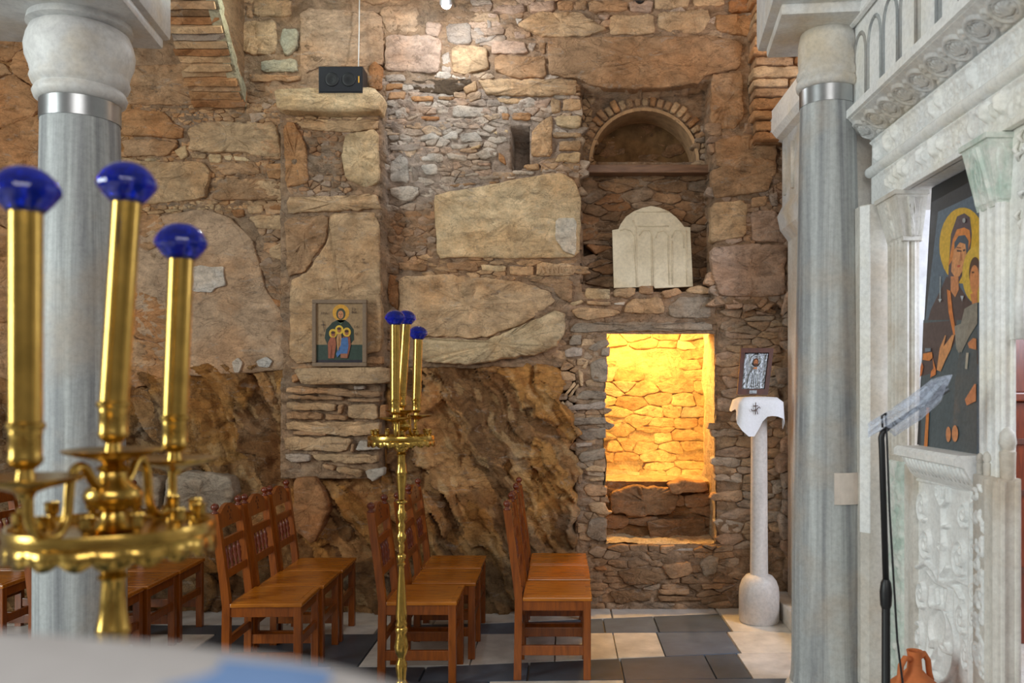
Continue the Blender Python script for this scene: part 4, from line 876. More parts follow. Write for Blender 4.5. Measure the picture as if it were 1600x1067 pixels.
# upper tier with blind arches and its cap moulding
b = MB(); b.box(1.505, TX + .25, Y0, 4.56, 3.045, 3.50); b.build('upper_panel', MARB_W, scr)
y_ = 4.50
while y_ > Y0 + .2:
    m = MB(); w_ = .085; top = 3.30
    pts = [(1.505, y_, 3.055), (1.505, y_, top)] + [(1.505, y_ - w_ + w_ * math.cos(a), top + .12 * math.sin(a)) for a in np.linspace(.3, math.pi, 10)] + [(1.505, y_ - 2 * w_, top), (1.505, y_ - 2 * w_, 3.055)]
    m.tube(pts, .011, 6); m.build('blind_arch', MARB_COL, scr, True); y_ -= .205  # greyer marble puts the shade of the carved grooves into the colour
b = MB(); b.box(1.47, TX + .2, Y0, 4.56, 3.50, 3.54, .01); b.tube([(1.485, Y0, 3.495), (1.485, 4.565, 3.495)], .018, 10); b.box(1.44, TX + .2, Y0, 4.58, 3.54, 3.75, .012); auto(b.build('cap_moulding', MARB_W, scr))
b = MB(); b.box(1.52, TX + .3, 4.60, 4.70, 2.40, 3.06, .01); b.build('gap_block', MARB_PIER, scr)  # block added to fill the gap, where there is only shade
# rough end pier beside the column
b = MB(); b.prism([(1.50, 4.60), (1.50, 4.40), (1.53, 4.36), (1.66, 4.36), (1.66, 4.60)], lambda a, c_, t: (a, c_, t), .13, 2.545); p_ = b.build('end_pier', MARB_PIER, scr)
b = MB(); b.prism([(1.497, 4.402), (1.530, 4.357), (1.536, 4.360), (1.50, 4.41)], lambda a, c_, t: (a, c_, t), .9, 2.54); b.build('pale_arris', MARB_W, scr)
pt = MB(); n_p = 10; va = []
for k in range(n_p + 1):
    an = math.radians(-97 + 77 * k / n_p)
    for rr in (.170, .192):
        for z_ in (1.035, 1.195): va.append((rr * math.cos(an), rr * math.sin(an), z_))
fa_ = []
for k in range(n_p):
    i = k * 4; j = i + 4; fa_ += [[i + 2, i + 3, j + 3, j + 2], [i + 1, i + 3, j + 3, j + 1], [i, i + 2, j + 2, j]]
fa_ += [[0, 1, 3, 2], [n_p * 4, n_p * 4 + 1, n_p * 4 + 3, n_p * 4 + 2]]
pt.add(va, fa_); pt.build('repair_patch', plain('patch_mortar', lin((222, 210, 200)), .8), rc, False, True)
# left post with capital
b = MB(); b.box(TX + .005, TX + .088, 4.13, 4.30, 1.25, 2.33, .006); b.box(TX + .005, TX + .11, 4.02, 4.30, .13, 1.27, .006)
for y_ in (4.145, 4.19, 4.235, 4.285): b.tube([(TX + .006, y_, 1.30), (TX + .006, y_, 2.33)], .013, 8)
for x_ in (TX + .025, TX + .06): b.tube([(x_, 4.13, 1.28), (x_, 4.13, 2.33)], .012, 8)
auto(b.build('post', MARB_PIER, scr))
def cap_block(name, yc, yh0, yh1, x0, x1a, x1b, z0, z1, mat, st, st2):
    b = MB(); xm = x1a
    v = [(x0, yc - yh0, z0), (x0, yc + yh0, z0), (x1a, yc + yh0, z0), (x1a, yc - yh0, z0), (x0 - .05, yc - yh1, z1), (x0 - .05, yc + yh1, z1), (x1b, yc + yh1, z1), (x1b, yc - yh1, z1)]
    b.add(v, [[0, 1, 2, 3], [4, 5, 6, 7], [0, 1, 5, 4], [1, 2, 6, 5], [2, 3, 7, 6], [3, 0, 4, 7]]); b.box(x0 - .056, x1b + .004, yc - yh1 - .006, yc + yh1 + .006, z1 - .02, z1 + .002, .003)
    cb = b.build(name, mat, scr)
    hgt = z1 - z0
    relief('capital_carving', lambda U, V, h: (x0 - .05 * V / hgt - h - .001, yc + U * (yh0 + (yh1 - yh0) * V / hgt), z0 + V), -.92, .92, .012, hgt - .025, .006, st, mat, cb, 0, .002, 9)
    relief('capital_carving', lambda U, V, h: ((x0 + x1a) / 2 + (-.025 * V / hgt) + U * ((x1a - x0) / 2 + .03 * V / hgt) + 0 * h, yc - yh0 - (yh1 - yh0) * V / hgt - h - .001, z0 + V), -.9, .9, .012, hgt - .025, .007, st2, mat, cb, 0, .002, 10)
spir = lambda cu, cv, r, t0, t1, n=20: [(cu + 5.0 * r * (1 - .75 * k / n) * math.cos(t0 + (t1 - t0) * k / n), cv + r * (1 - .75 * k / n) * math.sin(t0 + (t1 - t0) * k / n)) for k in range(n + 1)]
cap_block('capital', 4.20, .10, .13, TX, TX + .085, TX + .105, 2.32, 2.55, MARB_PIER, [(spir(0, .16, .05, 0, 9), .014, .010), (spir(0, .06, .04, 2, 11), .014, .010)], [(spir(0, .15, .05, 0, 9), .03, .012), (spir(0, .05, .04, 2, 11), .03, .012)])
# ledge under the icon, with its bead and leaf row
b = MB(); b.prism([(1.50, 1.352), (1.515, 1.365), (TX + .1, 1.365), (TX + .1, 1.22), (TX + .0, 1.22), (1.575, 1.245), (1.535, 1.315), (1.50, 1.325)], lambda a, c_, t: (a, t, c_), 3.34, 3.96); b.build('icon_ledge', MARB_W, scr)
for k in range(16):
    y_ = 3.37 + k * .036; m = MB(); m.tube([(1.538, y_, 1.313), (1.556, y_ + .004, 1.283), (1.576, y_ + .010, 1.252)], [.010, .013, .007], 7); m.build('leaf_bead', MARB_W, scr, True)
# carved flower panel
def curl(cy, cz, r, s, turns=1.6, n=26, a0=0):
    return [(cy + s * r * (1 - .8 * k / n) * math.cos(a0 + turns * 6.283 * k / n), cz + r * 1.5 * (1 - .8 * k / n) * math.sin(a0 + turns * 6.283 * k / n)) for k in range(n + 1)]
ST = []
def PX(px, py): p = XP(px, py, TX + .015); return (p[1], p[2])
o_, s_ = (1400, 700), 2.907
pp = lambda x_, y_: PX(o_[0] + x_ / s_, o_[1] + y_ / s_)
def ln(*pts, w=.0085, h=.020): ST.append(([pp(*p) for p in pts], w, h))
for x_, y_, rx, ry in ((122, 260, 22, 75), (312, 300, 25, 65), (138, 430, 28, 75), (292, 490, 34, 95), (118, 660, 20, 70), (302, 770, 22, 75), (106, 850, 24, 85), (322, 930, 18, 80), (365, 280, 20, 50), (360, 450, 20, 60), (362, 650, 20, 50), (360, 760, 18, 50), (365, 900, 18, 80)):
    ln(*[(x_ + rx * (1 - .85 * k / 26) * math.cos(k * .42 + 1), y_ + ry * (1 - .85 * k / 26) * math.sin(k * .42 + 1)) for k in range(27)], w=.0075, h=.018)
    ln((x_, y_ - ry * .3), (x_, y_ + ry * .3), w=.012, h=.011)
ln((190, 180), (190, 215), (215, 270), (240, 240), (240, 185), w=.009)
for k in range(5): ln((195 + k * 11, 180), (200 + k * 8, 225), w=.006, h=.014)
ln((215, 275), (217, 450), (205, 600), w=.011); ln((217, 360), (240, 355), w=.009); ln((205, 430), (225, 440), (215, 470), (200, 450), w=.009); ln((217, 580), (240, 540), w=.010)
ln((100, 540), (140, 520), (180, 560), (200, 600), (240, 625), (290, 600), (320, 615), w=.010); ln((150, 560), (190, 610), (245, 635), w=.009); ln((240, 610), (280, 640), (300, 680), w=.010)
ln((165, 630), (160, 700), (165, 720), (240, 735), (250, 640), w=.009); ln((185, 640), (190, 715), w=.006, h=.012); ln((205, 640), (210, 720), w=.006, h=.012); ln((225, 640), (228, 725), w=.006, h=.012)
ln(*[(200 + 42 * math.cos(a), 815 + 95 * math.sin(a)) for a in np.linspace(2.2, 7.0, 22)], w=.010); ln(*[(215 + 62 * math.cos(a), 900 + 160 * math.sin(a)) for a in np.linspace(-1.1, 3.6, 26)], w=.009)
ln((205, 880), (230, 890), (255, 930), (225, 920), (205, 885), w=.012); ln((200, 885), (175, 880), (165, 900), (195, 900), w=.011); ln((205, 890), (205, 940), (185, 1000), w=.009); ln((200, 900), (170, 960), (180, 1000), w=.010)
ln((270, 660), (270, 860), w=.007, h=.012); ln((345, 190), (335, 1060), w=.010, h=.014); ln((80, 140), (345, 190), w=.008, h=.012); ln((78, 140), (72, 1060), w=.008, h=.012)
relief('flower_panel', facex(TX + .02), 3.30, 4.03, .13, 1.25, 0.0042, ST, MARB_W, scr, 0, .0008, 12)
b = MB(); b.box(TX + .04, TX + .10, 3.28, 4.04, .13, 1.26); b.box(TX - .004, TX + .05, 3.975, 4.035, .13, 1.25, .004); auto(b.build('panel_frame', MARB_PIER, scr))
relief('green_carved_edge', facex(TX - .002), 4.10, 4.28, .16, 1.28, .009, random_script(4.11, 4.27, .2, 1.25, 70, .03, .010, .012, 8), MARB_G, scr, .004, .003, 13)
# right post: lower pier, shaft, capital
b = MB(); b.box(1.555, 1.64, 3.12, 3.315, .13, 1.30, .006)
for y_ in (3.14, 3.20): b.tube([(1.556, y_, .13), (1.556, y_, 1.29)], .011, 8)
for x_ in (1.575, 1.625): b.tube([(x_, 3.121, .13), (x_, 3.121, 1.29)], .010, 8)
auto(b.build('pier', MARB_PIER, scr))
relief('pier_carving', facex(1.557), 3.215, 3.31, .16, 1.27, .006, random_script(3.225, 3.30, .2, 1.25, 60, .024, .009, .012, 9), MARB_W, scr, 0, .002, 14)
for y_, x_, k_ in ((3.14, 1.60, 1.0), (3.29, 1.572, .45), (3.235, 1.572, .5)):
    m = MB(); m.lathe([(r_ * k_, z_ * k_) for r_, z_ in ((.022, 0), (.026, .02), (.028, .10), (.020, .105), (.03, .13), (.026, .165), (.012, .185), (0, .19))], 16, (x_, y_, 1.295)); auto(m.build('knob', MARB_PIER, scr, True))
b = MB(); b.box(1.582, 1.645, 3.165, 3.305, 1.29, 2.30, .006)
for y_ in (3.175, 3.235, 3.295): b.tube([(1.583, y_, 1.29), (1.583, y_, 2.3)], .011, 8)
for x_ in (1.60, 1.632): b.tube([(x_, 3.166, 1.29), (x_, 3.166, 2.3)], .009, 8)
auto(b.build('post', MARB_W, scr))
cap_block('capital', 3.245, .075, .105, 1.575, 1.645, 1.66, 2.29, 2.545, MARB_G, [(spir(0, .12, .09, 0, 8), .02, .012), ([(-.7, .02), (-.3, .2)], .03, .012), ([(.7, .02), (.3, .2)], .03, .012), ([(0, .02), (0, .22)], .03, .010)], [(circ(0, .06, .5, .03, 8), .03, .01), (circ(0, .15, .5, .03, 8), .03, .01)])
# carved arch spandrel over the doorway
def spandrel():
    ya = 3.165; C = [(3.10, 1.80), (3.095, 1.95), (3.08, 2.08), (3.05, 2.2), (3.0, 2.32), (2.92, 2.41), (2.8, 2.47), (2.65, 2.49), (2.5, 2.47), (2.38, 2.41), (2.30, 2.32)]
    poly = [(ya, 1.80)] + C + [(2.2, 1.8), (2.15, 1.8), (2.15, 2.55), (ya, 2.55)]
    b = MB(); b.prism(poly, lambda a, c_, t: (t, a, c_), TX + .02, TX + .08); sp = b.build('doorway_arch', MARB_W, scr)
    r = random.Random(5)
    for k in range(90):
        y_ = r.uniform(2.7, 3.10); z_ = r.uniform(1.86, 2.53)
        if not inpoly(poly, y_, z_): continue
        a = r.uniform(.8, 2.2); L_ = r.uniform(.03, .06); m = MB()
        m.tube([(TX + .02, y_, z_), (TX + .004, y_ + .5 * L_ * math.cos(a), z_ + .5 * L_ * math.sin(a)), (TX + .018, y_ + L_ * math.cos(a + .4), z_ + L_ * math.sin(a + .4))], [.006, .010, .004], 6); m.build('carved_leaf', MARB_W, sp, True)
    m = MB(); m.tube([(TX + .02, y_, z_) for y_, z_ in C], .018, 8); m.build('arch_edge', MARB_W, sp, True)
spandrel()
# the taller stretch of the screen between the column and the back wall
b = MB(); b.prism([(1.50, 3.46), (1.53, 3.42), (1.62, 3.40), (1.75, 3.40), (1.75, 3.62), (1.50, 3.62)], lambda a, c_, t: (a, t, c_), 4.9, 6.36); b.build('far_cornice', MARB_W, scr)
b = MB(); b.box(1.58, 1.75, 4.95, 6.30, 2.76, 3.42, .006); b.build('far_panel', MARB_CAP, scr)
for k in range(6):
    y_ = 5.1 + k * .22; m = MB(); m.tube([(1.58, y_, 3.0), (1.58, y_, 3.32)], [.022, .022], 8); m.build('slot_bar', MARB_PIER, scr, True)
b = MB(); b.prism([(1.56, 2.76), (1.54, 2.86), (1.6, 2.98), (1.75, 2.98), (1.75, 2.70), (1.62, 2.68)], lambda a, c_, t: (a, t, c_), 5.6, 6.28); b.build('far_bracket', MARB_CAP, scr)
b = MB(); b.box(1.62, 1.8, 5.9, 6.3, .13, 2.72, .01); b.build('far_post', MARB_PIER, scr)

# sanctuary behind the screen: an added white wall standing in for window daylight and a dark wooden stall seen through the doorway
b = MB(); b.box(1.98, 4.2, 6.46, 6.56, 0, 4.6); tag(b.build('wall_sanctuary', plain('white_plaster', (.86, .87, .9), .9, spec=.1), None), 'white wall added to stand in for the window daylight in the gap beside the large icon', None, None, 'structure')
b = MB(); b.box(4.1, 4.2, 0.5, 6.45, 0, 4.2); tag(b.build('wall_right', MARB_P, None), 'pale wall of the sanctuary behind the carved screen', None, None, 'structure')
# ------------------------------------------------------------------ wooden chairs
def make_chair():
    r = empty('wooden_chair')
    hw = .205; sx0, sx1 = -.20, .205
    for s in (-1, 1):
        m = MB(); m.box(sx1 - .042, sx1, s * hw - .021 - s * .021, s * hw + .021 - s * .021, 0, .445, .004); m.build('leg', WOOD, r, local=True)
        # rear post: straight below, raked above the seat
        m = MB(); y0 = s * (hw - .021); pts = [(-.205, 0), (-.198, .45), (-.218, .62), (-.262, .945)]; d = .021
        v = []
        for x, z in pts: v += [(x - d, y0 - .019, z), (x + d, y0 - .019, z), (x + d, y0 + .019, z), (x - d, y0 + .019, z)]
        f = [[0, 1, 2, 3], [12, 13, 14, 15]]
        for k in range(3):
            for j in range(4): f.append([k * 4 + j, k * 4 + (j + 1) % 4, k * 4 + 4 + (j + 1) % 4, k * 4 + 4 + j])
        m.add(v, f); p = m.build('post', WOOD, r, local=True)
        m = MB(); m.lathe([(.019, 0), (.021, .006), (.013, .012), (.011, .018), (.020, .028), (.022, .038), (.018, .048), (.008, .056), (0, .058)], 14, (-.263, y0, .944)); m.build('finial', WOOD2, p, True, True)
        m = MB(); m.box(sx0, sx1 - .03, y0 - .012, y0 + .012, .385, .44, .003); m.build('seat_rail', WOOD, r, local=True)
        m = MB(); m.box(-.2, sx1 - .03, y0 - .011, y0 + .011, .135, .19, .003); m.build('stretcher', WOOD, r, local=True)
    for x in (sx1 - .021, -.20):
        m = MB(); m.box(x - .012, x + .012, -hw + .03, hw - .03, .385, .44, .003); m.build('seat_rail', WOOD, r, local=True)
        m = MB(); m.box(x - .011, x + .011, -hw + .03, hw - .03, .225, .27, .003); m.build('stretcher', WOOD, r, local=True)
    m = MB(); m.box(-.175, sx1 + .006, -hw - .006, hw + .006, .44, .462, .006); m.build('seat', SEATW, r, local=True)
    m = MB(); m.box(-.16, sx1 - .026, -hw + .028, hw - .028, .461, .4635, .001); m.build('seat_panel', SEATW, r, local=True)
    xb = lambda z: -.218 - (z - .62) * (.044 / .325)
    for z0, z1 in ((.585, .632), (.755, .80)):
        m = MB(); m.box(-.010, .010, -hw + .03, hw - .03, z0, z1, .003, Matrix.Translation((xb((z0 + z1) / 2), 0, 0))); m.build('back_rail', WOOD, r, local=True)
    for k in range(4):
        y = (k - 1.5) * .066; m = MB()
        m.lathe([(.006, 0), (.010, .01), (.006, .02), (.009, .04), (.013, .062), (.008, .075), (.013, .09), (.009, .11), (.006, .125), (.010, .132), (.006, .14)], 10, M=Matrix.Translation((xb(.63), y, .624)) @ Matrix.Rotation(-.134, 4, 'Y')); m.build('spindle', WOOD2, r, True, True)
    top = [(-hw + .03, .86), (-hw + .03, .90)] + [(-hw + .03 + (2 * hw - .06) * k / 16, .905 + .075 * max(0, math.sin(math.pi * k / 16)) ** .8) for k in range(17)] + [(hw - .03, .90), (hw - .03, .86)]
    m = MB(); m.prism(top, lambda a, z, t: (xb(z) + t, a, z), -.011, .011); cr = m.build('crest', WOOD, r, local=True)
    for a, z, s in ((0, .955, .010), (-.022, .935, .008), (.022, .935, .008), (0, .915, .008), (0, .90, .006), (-.012, .892, .005), (.012, .892, .005)):
        m = MB(); m.lathe([(s, -.0125), (s * .9, .0), (s, .0125)], 8, M=Matrix.Translation((xb(z), a, z)) @ Matrix.Rotation(math.radians(90), 4, 'Y')); m.build('carved_rosette', DWOOD, cr, False, True)
    return r
WOOD2 = wood_mat('turned_wood', lin((82, 28, 10)), lin((120, 50, 20)), .3)
proto = make_chair()
files = [('rightmost file', -.045, [5.06, 5.53, 5.96], 0), ('file behind the slim brass candle stand', -.79, [4.965, 5.43, 5.87], 1), ('file right of the grey column', -1.63, [4.92, 5.355, 5.79], 2),
         ('file half hidden by the grey column', -2.66, [4.90, 5.335, 5.77], 3), ('leftmost file', -3.52, [4.95, 5.36, 5.795], 4)]
order = ['front chair, nearest the viewer,', 'middle chair', 'rear chair, against the wall,']
first = True
for nm, x, ys, fi in files:
    for k, y in enumerate(ys):
        if fi == 4 and k == 0: continue
        o = proto if first else copy_tree(proto); first = False
        o.location = (x + (.05 if (fi == 1 and k) else 0) + rng.uniform(-.006, .006), y, 0); o.rotation_euler = (0, 0, math.radians(rng.uniform(-.6, .6) + (1.5 if fi in (2, 3) else 0)))
        tag(o, 'brown wooden %s of the %s' % (order[k], nm), 'chair', 'wooden chairs in files facing the screen')

# ------------------------------------------------------------------ brass candle stands
def candle_stand(label, x, y, arms, lean, rz=0, short=False):
    r = tag(empty('candle_stand', (x, y, 0)), label, 'candle stand', 'brass candle stands')
    m = MB(); m.lathe([(.0, .03), (.15, .03), (.155, .045), (.13, .06), (.06, .075), (.03, .10), (.028, .13)], 32); auto(m.build('base', BRASS, r, True, True))
    for k in range(3):
        a = k * 2.094 + .5; f_ = MB(); f_.lathe([(.0, 0), (.03, .002), (.032, .02), (.02, .035), (0, .036)], 12, (.115 * math.cos(a), .115 * math.sin(a), 0)); f_.build('foot', BRASS, r, True, True)
    zz = lambda py: H - (py - 608) / 341.0
    prof = [(.022, .12), (.030, .15), (.022, .18), (.026, .24), (.034, .27), (.020, .29)]
    for py, wd in ((1062, 7), (1050, 8), (1044, 9), (1036, 9), (1030, 6), (1026, 6), (1020, 9), (1010, 11.5), (1000, 10), (990, 8), (986, 9.5), (982, 10.5), (979, 8), (975, 10), (970, 8), (966, 8.5), (962, 9), (956, 9), (952, 8.5), (925, 7), (890, 4.6), (884, 4.8), (881, 7), (878, 4.5), (872, 7.5), (867, 7.5), (864, 4),
                   (860, 5), (852, 5.5), (848, 4), (842, 8), (836, 8), (832, 5), (826, 6), (820, 6.5), (815, 4.2), (808, 7), (800, 7.5), (795, 5), (791, 5.2), (788, 4.5), (785, 9.5), (783, 9.5), (780, 5), (762, 6.5), (744, 8.2), (741, 8), (739, 9.2), (737, 8.5), (728, 7), (712, 6.2), (710, 8), (707, 6), (704, 10), (699, 12), (694, 11), (690, 7)):
        prof.append((wd / 341.0, zz(py)))
    m = MB(); m.lathe(prof, 24); auto(m.build('stem', BRASS, r, True, True), 60)
    zd = 1.394
    m = MB(); R = .150
    m.lathe([(.02, zd - .012), (R - .012, zd - .006), (R, zd - .008), (R + .003, zd + .004), (R, zd + .014), (R - .005, zd + .013), (R - .010, zd + .001), (.02, zd)], 48); d_ = auto(m.build('tray', BRASS, r, True, True))
    m = MB(); n = 120; v = []; f = []
    for k in range(n):
        a = 2 * math.pi * k / n; dr = .024 + .012 * abs(math.sin(a * 10))
        v += [((R + .001) * math.cos(a), (R + .001) * math.sin(a), zd - .002), ((R + .004) * math.cos(a), (R + .004) * math.sin(a), zd - dr), ((R - .002) * math.cos(a), (R - .002) * math.sin(a), zd - dr), ((R - .004) * math.cos(a), (R - .004) * math.sin(a), zd - .002)]
        for j in range(4): f.append([k * 4 + j, k * 4 + (j + 1) % 4, ((k + 1) % n) * 4 + (j + 1) % 4, ((k + 1) % n) * 4 + j])
    m.add(v, f); m.build('scalloped_rim', BRASS, d_, True, True)
    for k in range(12):
        a = k * math.pi / 6 + .2; c = MB(); c.lathe([(.012, 0), (.012, .004), (.006, .008), (.006, .018), (.011, .024), (.011, .036), (.013, .039), (.010, .041), (.007, .03)], 12, ((R - .022) * math.cos(a), (R - .022) * math.sin(a), zd)); auto(c.build('candle_cup', BRASS, r, True, True))
    m = MB(); m.lathe([(.03, zd), (.035, zd + .008), (.02, zd + .018), (.017, zd + .030), (.026, zd + .036), (.040, zd + .046), (.044, zd + .058), (.040, zd + .068), (.024, zd + .080), (.020, zd + .094), (.026, zd + .10), (.016, zd + .108)], 24); auto(m.build('hub', BRASS, r, True, True), 60)
    def holder(px, py, zdish, ztop, lx, ly):
        h = MB(); h.lathe([(.010, zdish - .02), (.014, zdish - .012), (.03, zdish - .006), (.070, zdish + .004), (.075, zdish + .010), (.072, zdish + .011), (.03, zdish + .003), (.013, zdish + .006), (.011, zdish + .02), (.020, zdish + .028), (.023, zdish + .034), (.021, zdish + .04), (.021, zdish + .075), (.025, zdish + .079), (.025, zdish + .085), (.02, zdish + .088)], 28, (px, py, 0))
        auto(h.build('drip_dish', BRASS, r, True, True), 50)
        t = MB(); zb = zdish + .07; t.tube([(px, py, zb), (px + lx, py + ly, ztop - .02)], .0215, 24); tb = auto(t.build('candle_tube', BRASS, r, True, True))
        g = MB(); g.lathe([(.018, -.030), (.024, -.028), (.035, -.016), (.0445, -.003), (.0455, .001), (.044, .008), (.038, .019), (.029, .028), (.018, .034), (0, .037)], 14, (px + lx, py + ly, ztop)); o = g.build('glass_knob', BLUE, tb, False, True); auto(o, 20)
    holder(0, 0, 1.514, 1.945, lean[0], lean[1])
    for ax, ay, zt, l1 in arms:
        zdish = 1.487; holder(ax, ay, zdish, zt, l1, 0)
        L_ = math.hypot(ax, ay); ux, uy = ax / L_, ay / L_; P = []
        for s, z in ((.02, 1.46), (.045, 1.475), (.06, 1.50), (.078, 1.505), (.092, 1.49), (.096, 1.46), (.098, 1.43), (.11, 1.41), (.13, 1.402), (.155, 1.41), (.172, 1.43), (L_, 1.455), (L_, 1.475)): P.append((ux * s * L_ / .178, uy * s * L_ / .178, z))
        for _ in range(2): P = [P[0]] + [tuple((np.array(a) * w1 + np.array(b_) * (1 - w1))) for a, b_ in zip(P[:-1], P[1:]) for w1 in (.75, .25)] + [P[-1]]
        m = MB(); m.tube(P, .0075, 10); m.build('arm', BRASS, r, True, True)
    return r
candle_stand('large blurred brass candle stand with three blue tipped tubes in the left foreground', -.717, 1.39, [(-.035, -.17, 1.895, 0), (.022, .17, 1.88, .012)], (.022, 0))
candle_stand('slim brass candle stand standing among the chairs, left of centre', -.742, 4.0, [(.004, -.17, 1.93, 0), (.042, .16, 1.885, .008)], (.022, 0))

# ------------------------------------------------------------------ covered lectern in the near foreground
def lectern():
    r = tag(empty('covered_lectern', (-.50, .42, 0)), 'blurred white cloth with a blue patch over a lectern at the bottom left edge', 'lectern')
    b = MB(); b.lathe([(.16, 0), (.16, .03), (.05, .05), (.045, 1.3), (.09, 1.40)], 24, (.0, 0, 0)); auto(b.build('stand', DWOOD, r, True, True))
    n = 96; v = []; f = []
    base = [(0.02, 1.495), (.3, 1.494), (.5, 1.491), (.65, 1.488), (.8, 1.481), (.9, 1.474), (.96, 1.464), (1.0, 1.44), (1.02, 1.36), (1.04, 1.2), (1.06, 1.0)]
    rs = list(np.linspace(.02, 1.0, 26)) + [1.02, 1.04, 1.06]; prof = [(r_, float(np.interp(r_, [q_[0] for q_ in base], [q_[1] for q_ in base]))) for r_ in rs]
    for i, (rr, z) in enumerate(prof):
        for k in range(n):
            a = 2 * math.pi * k / n; q_ = rr * (1 + (.05 * math.sin(a * 9) if i > 26 else 0)); v.append((q_ * math.cos(a) * .46, q_ * math.sin(a) * .112, z))
    for i in range(len(prof) - 1):
        for k in range(n):
            k2 = (k + 1) % n; f.append([i * n + k, i * n + k2, (i + 1) * n + k2, (i + 1) * n + k])
    c = obj('cloth', v, f, plain('grey_white_cloth', (.56, .54, .54), .9, spec=.1, nscale=60, namp=.06), r, True, None, True)
    m = MB()                                   # blue patch woven into the cloth
    for q in f:
        q4 = [v[t_] for t_ in q]; cx_ = sum(p[0] for p in q4) / 4; cy_ = sum(p[1] for p in q4) / 4
        if .325 < cx_ < .38 and -.06 < cy_ < .018: m.add([(p[0], p[1], p[2] + .001) for p in q4], [[0, 1, 2, 3]])
    m.build('blue_patch', CLOTHB, c, True, True)
lectern()

# ------------------------------------------------------------------ things on the wall
# loudspeaker on the pillar head
s0 = W(498, 147, 6.2); s1 = W(567, 105, 6.2)
sp = tag(empty('loudspeaker', ((s0[0] + s1[0]) / 2, 6.275, s0[2] + .004)), 'black loudspeaker standing on top of the stone pillar', 'loudspeaker')
hw = (s1[0] - s0[0]) / 2; hh = s1[2] - s0[2]
b = MB(); b.box(-hw, hw, -.08, .07, .002, hh, .004); b.build('cabinet', BLACK, sp, local=True)
b = MB(); b.box(-hw + .008, hw - .008, -.086, -.078, .01, hh - .008, .002); g = b.build('grille', GRILLE, sp, local=True)
for x in (-.06, .06):
    m = MB(); m.lathe([(.0, .0), (.03, .001), (.045, .004), (.05, .0)], 24, M=Matrix.Translation((x, -.086, hh / 2)) @ Matrix.Rotation(math.radians(90), 4, 'X')); m.build('driver', BLACK, g, True, True)
m = MB(); m.box(hw - .03, hw - .022, -.089, -.085, hh * .38, hh * .62); m.build('badge', plain('gold_badge', lin((226, 170, 70)), .4), g, local=True)
c = W(561, 104, 6.42); m = MB(); m.tube([(c[0], 6.40, c[2] - .02), (c[0] - .002, 6.43, c[2] + .25), (c[0] + .001, 6.44, 4.75)], .004, 6); tag(m.build('speaker_cable', plain('cable_white', (.75, .72, .68), .6), None, True), 'thin pale cable running up the wall from the loudspeaker', 'cable')

def painted(name, polys, fn, parent, mat=PAINT, step=.0004):
    b = MB()
    for k, (poly, col) in enumerate(polys): b.add([fn(p[0], p[1], step * k) for p in poly], [list(range(len(poly)))], lin(col))
    me = b; return obj(name, me.v, me.f, mat, parent, False, me.c)
el = lambda cx, cy, rx, ry, n=20, a0=0, a1=2 * math.pi: [(cx + rx * math.cos(a0 + (a1 - a0) * k / n), cy + ry * math.sin(a0 + (a1 - a0) * k / n)) for k in range(n)]

# icon of a saint with three children on the ledge
IY = 6.235
def frame(name, root, x0, x1, z0, z1, w_, y0, y1, mat):
    for a in ((x0, x1, z0, z0 + w_), (x0, x1, z1 - w_, z1), (x0, x0 + w_, z0 + w_, z1 - w_), (x1 - w_, x1, z0 + w_, z1 - w_)):
        m = MB(); m.box(a[0], a[1], y0, y1, a[2], a[3], .004); m.build(name, mat, root)
x0, _, z1 = W(488, 468, IY); x1, _, z0 = W(573, 573, IY)
ic = tag(empty('framed_icon', ((x0 + x1) / 2, IY, z0)), 'framed icon of a robed saint with three children on the stone ledge', 'icon')
FRM = plain('worn_frame', lin((122, 100, 78)), .6, nscale=40)
frame('frame', ic, x0, x1, z0 + .002, z1, .028, IY - .01, IY + .03, FRM)
fn = lambda x, y, h: ((W(475 + x / 8.21, 0, IY)[0]), IY + .008 - h, W(0, 455 + y / 8.21, IY)[2])
b = MB(); b.box(x0 + .01, x1 - .01, IY + .009, IY + .028, z0 + .01, z1 - .01); b.build('backing', DWOOD, ic)
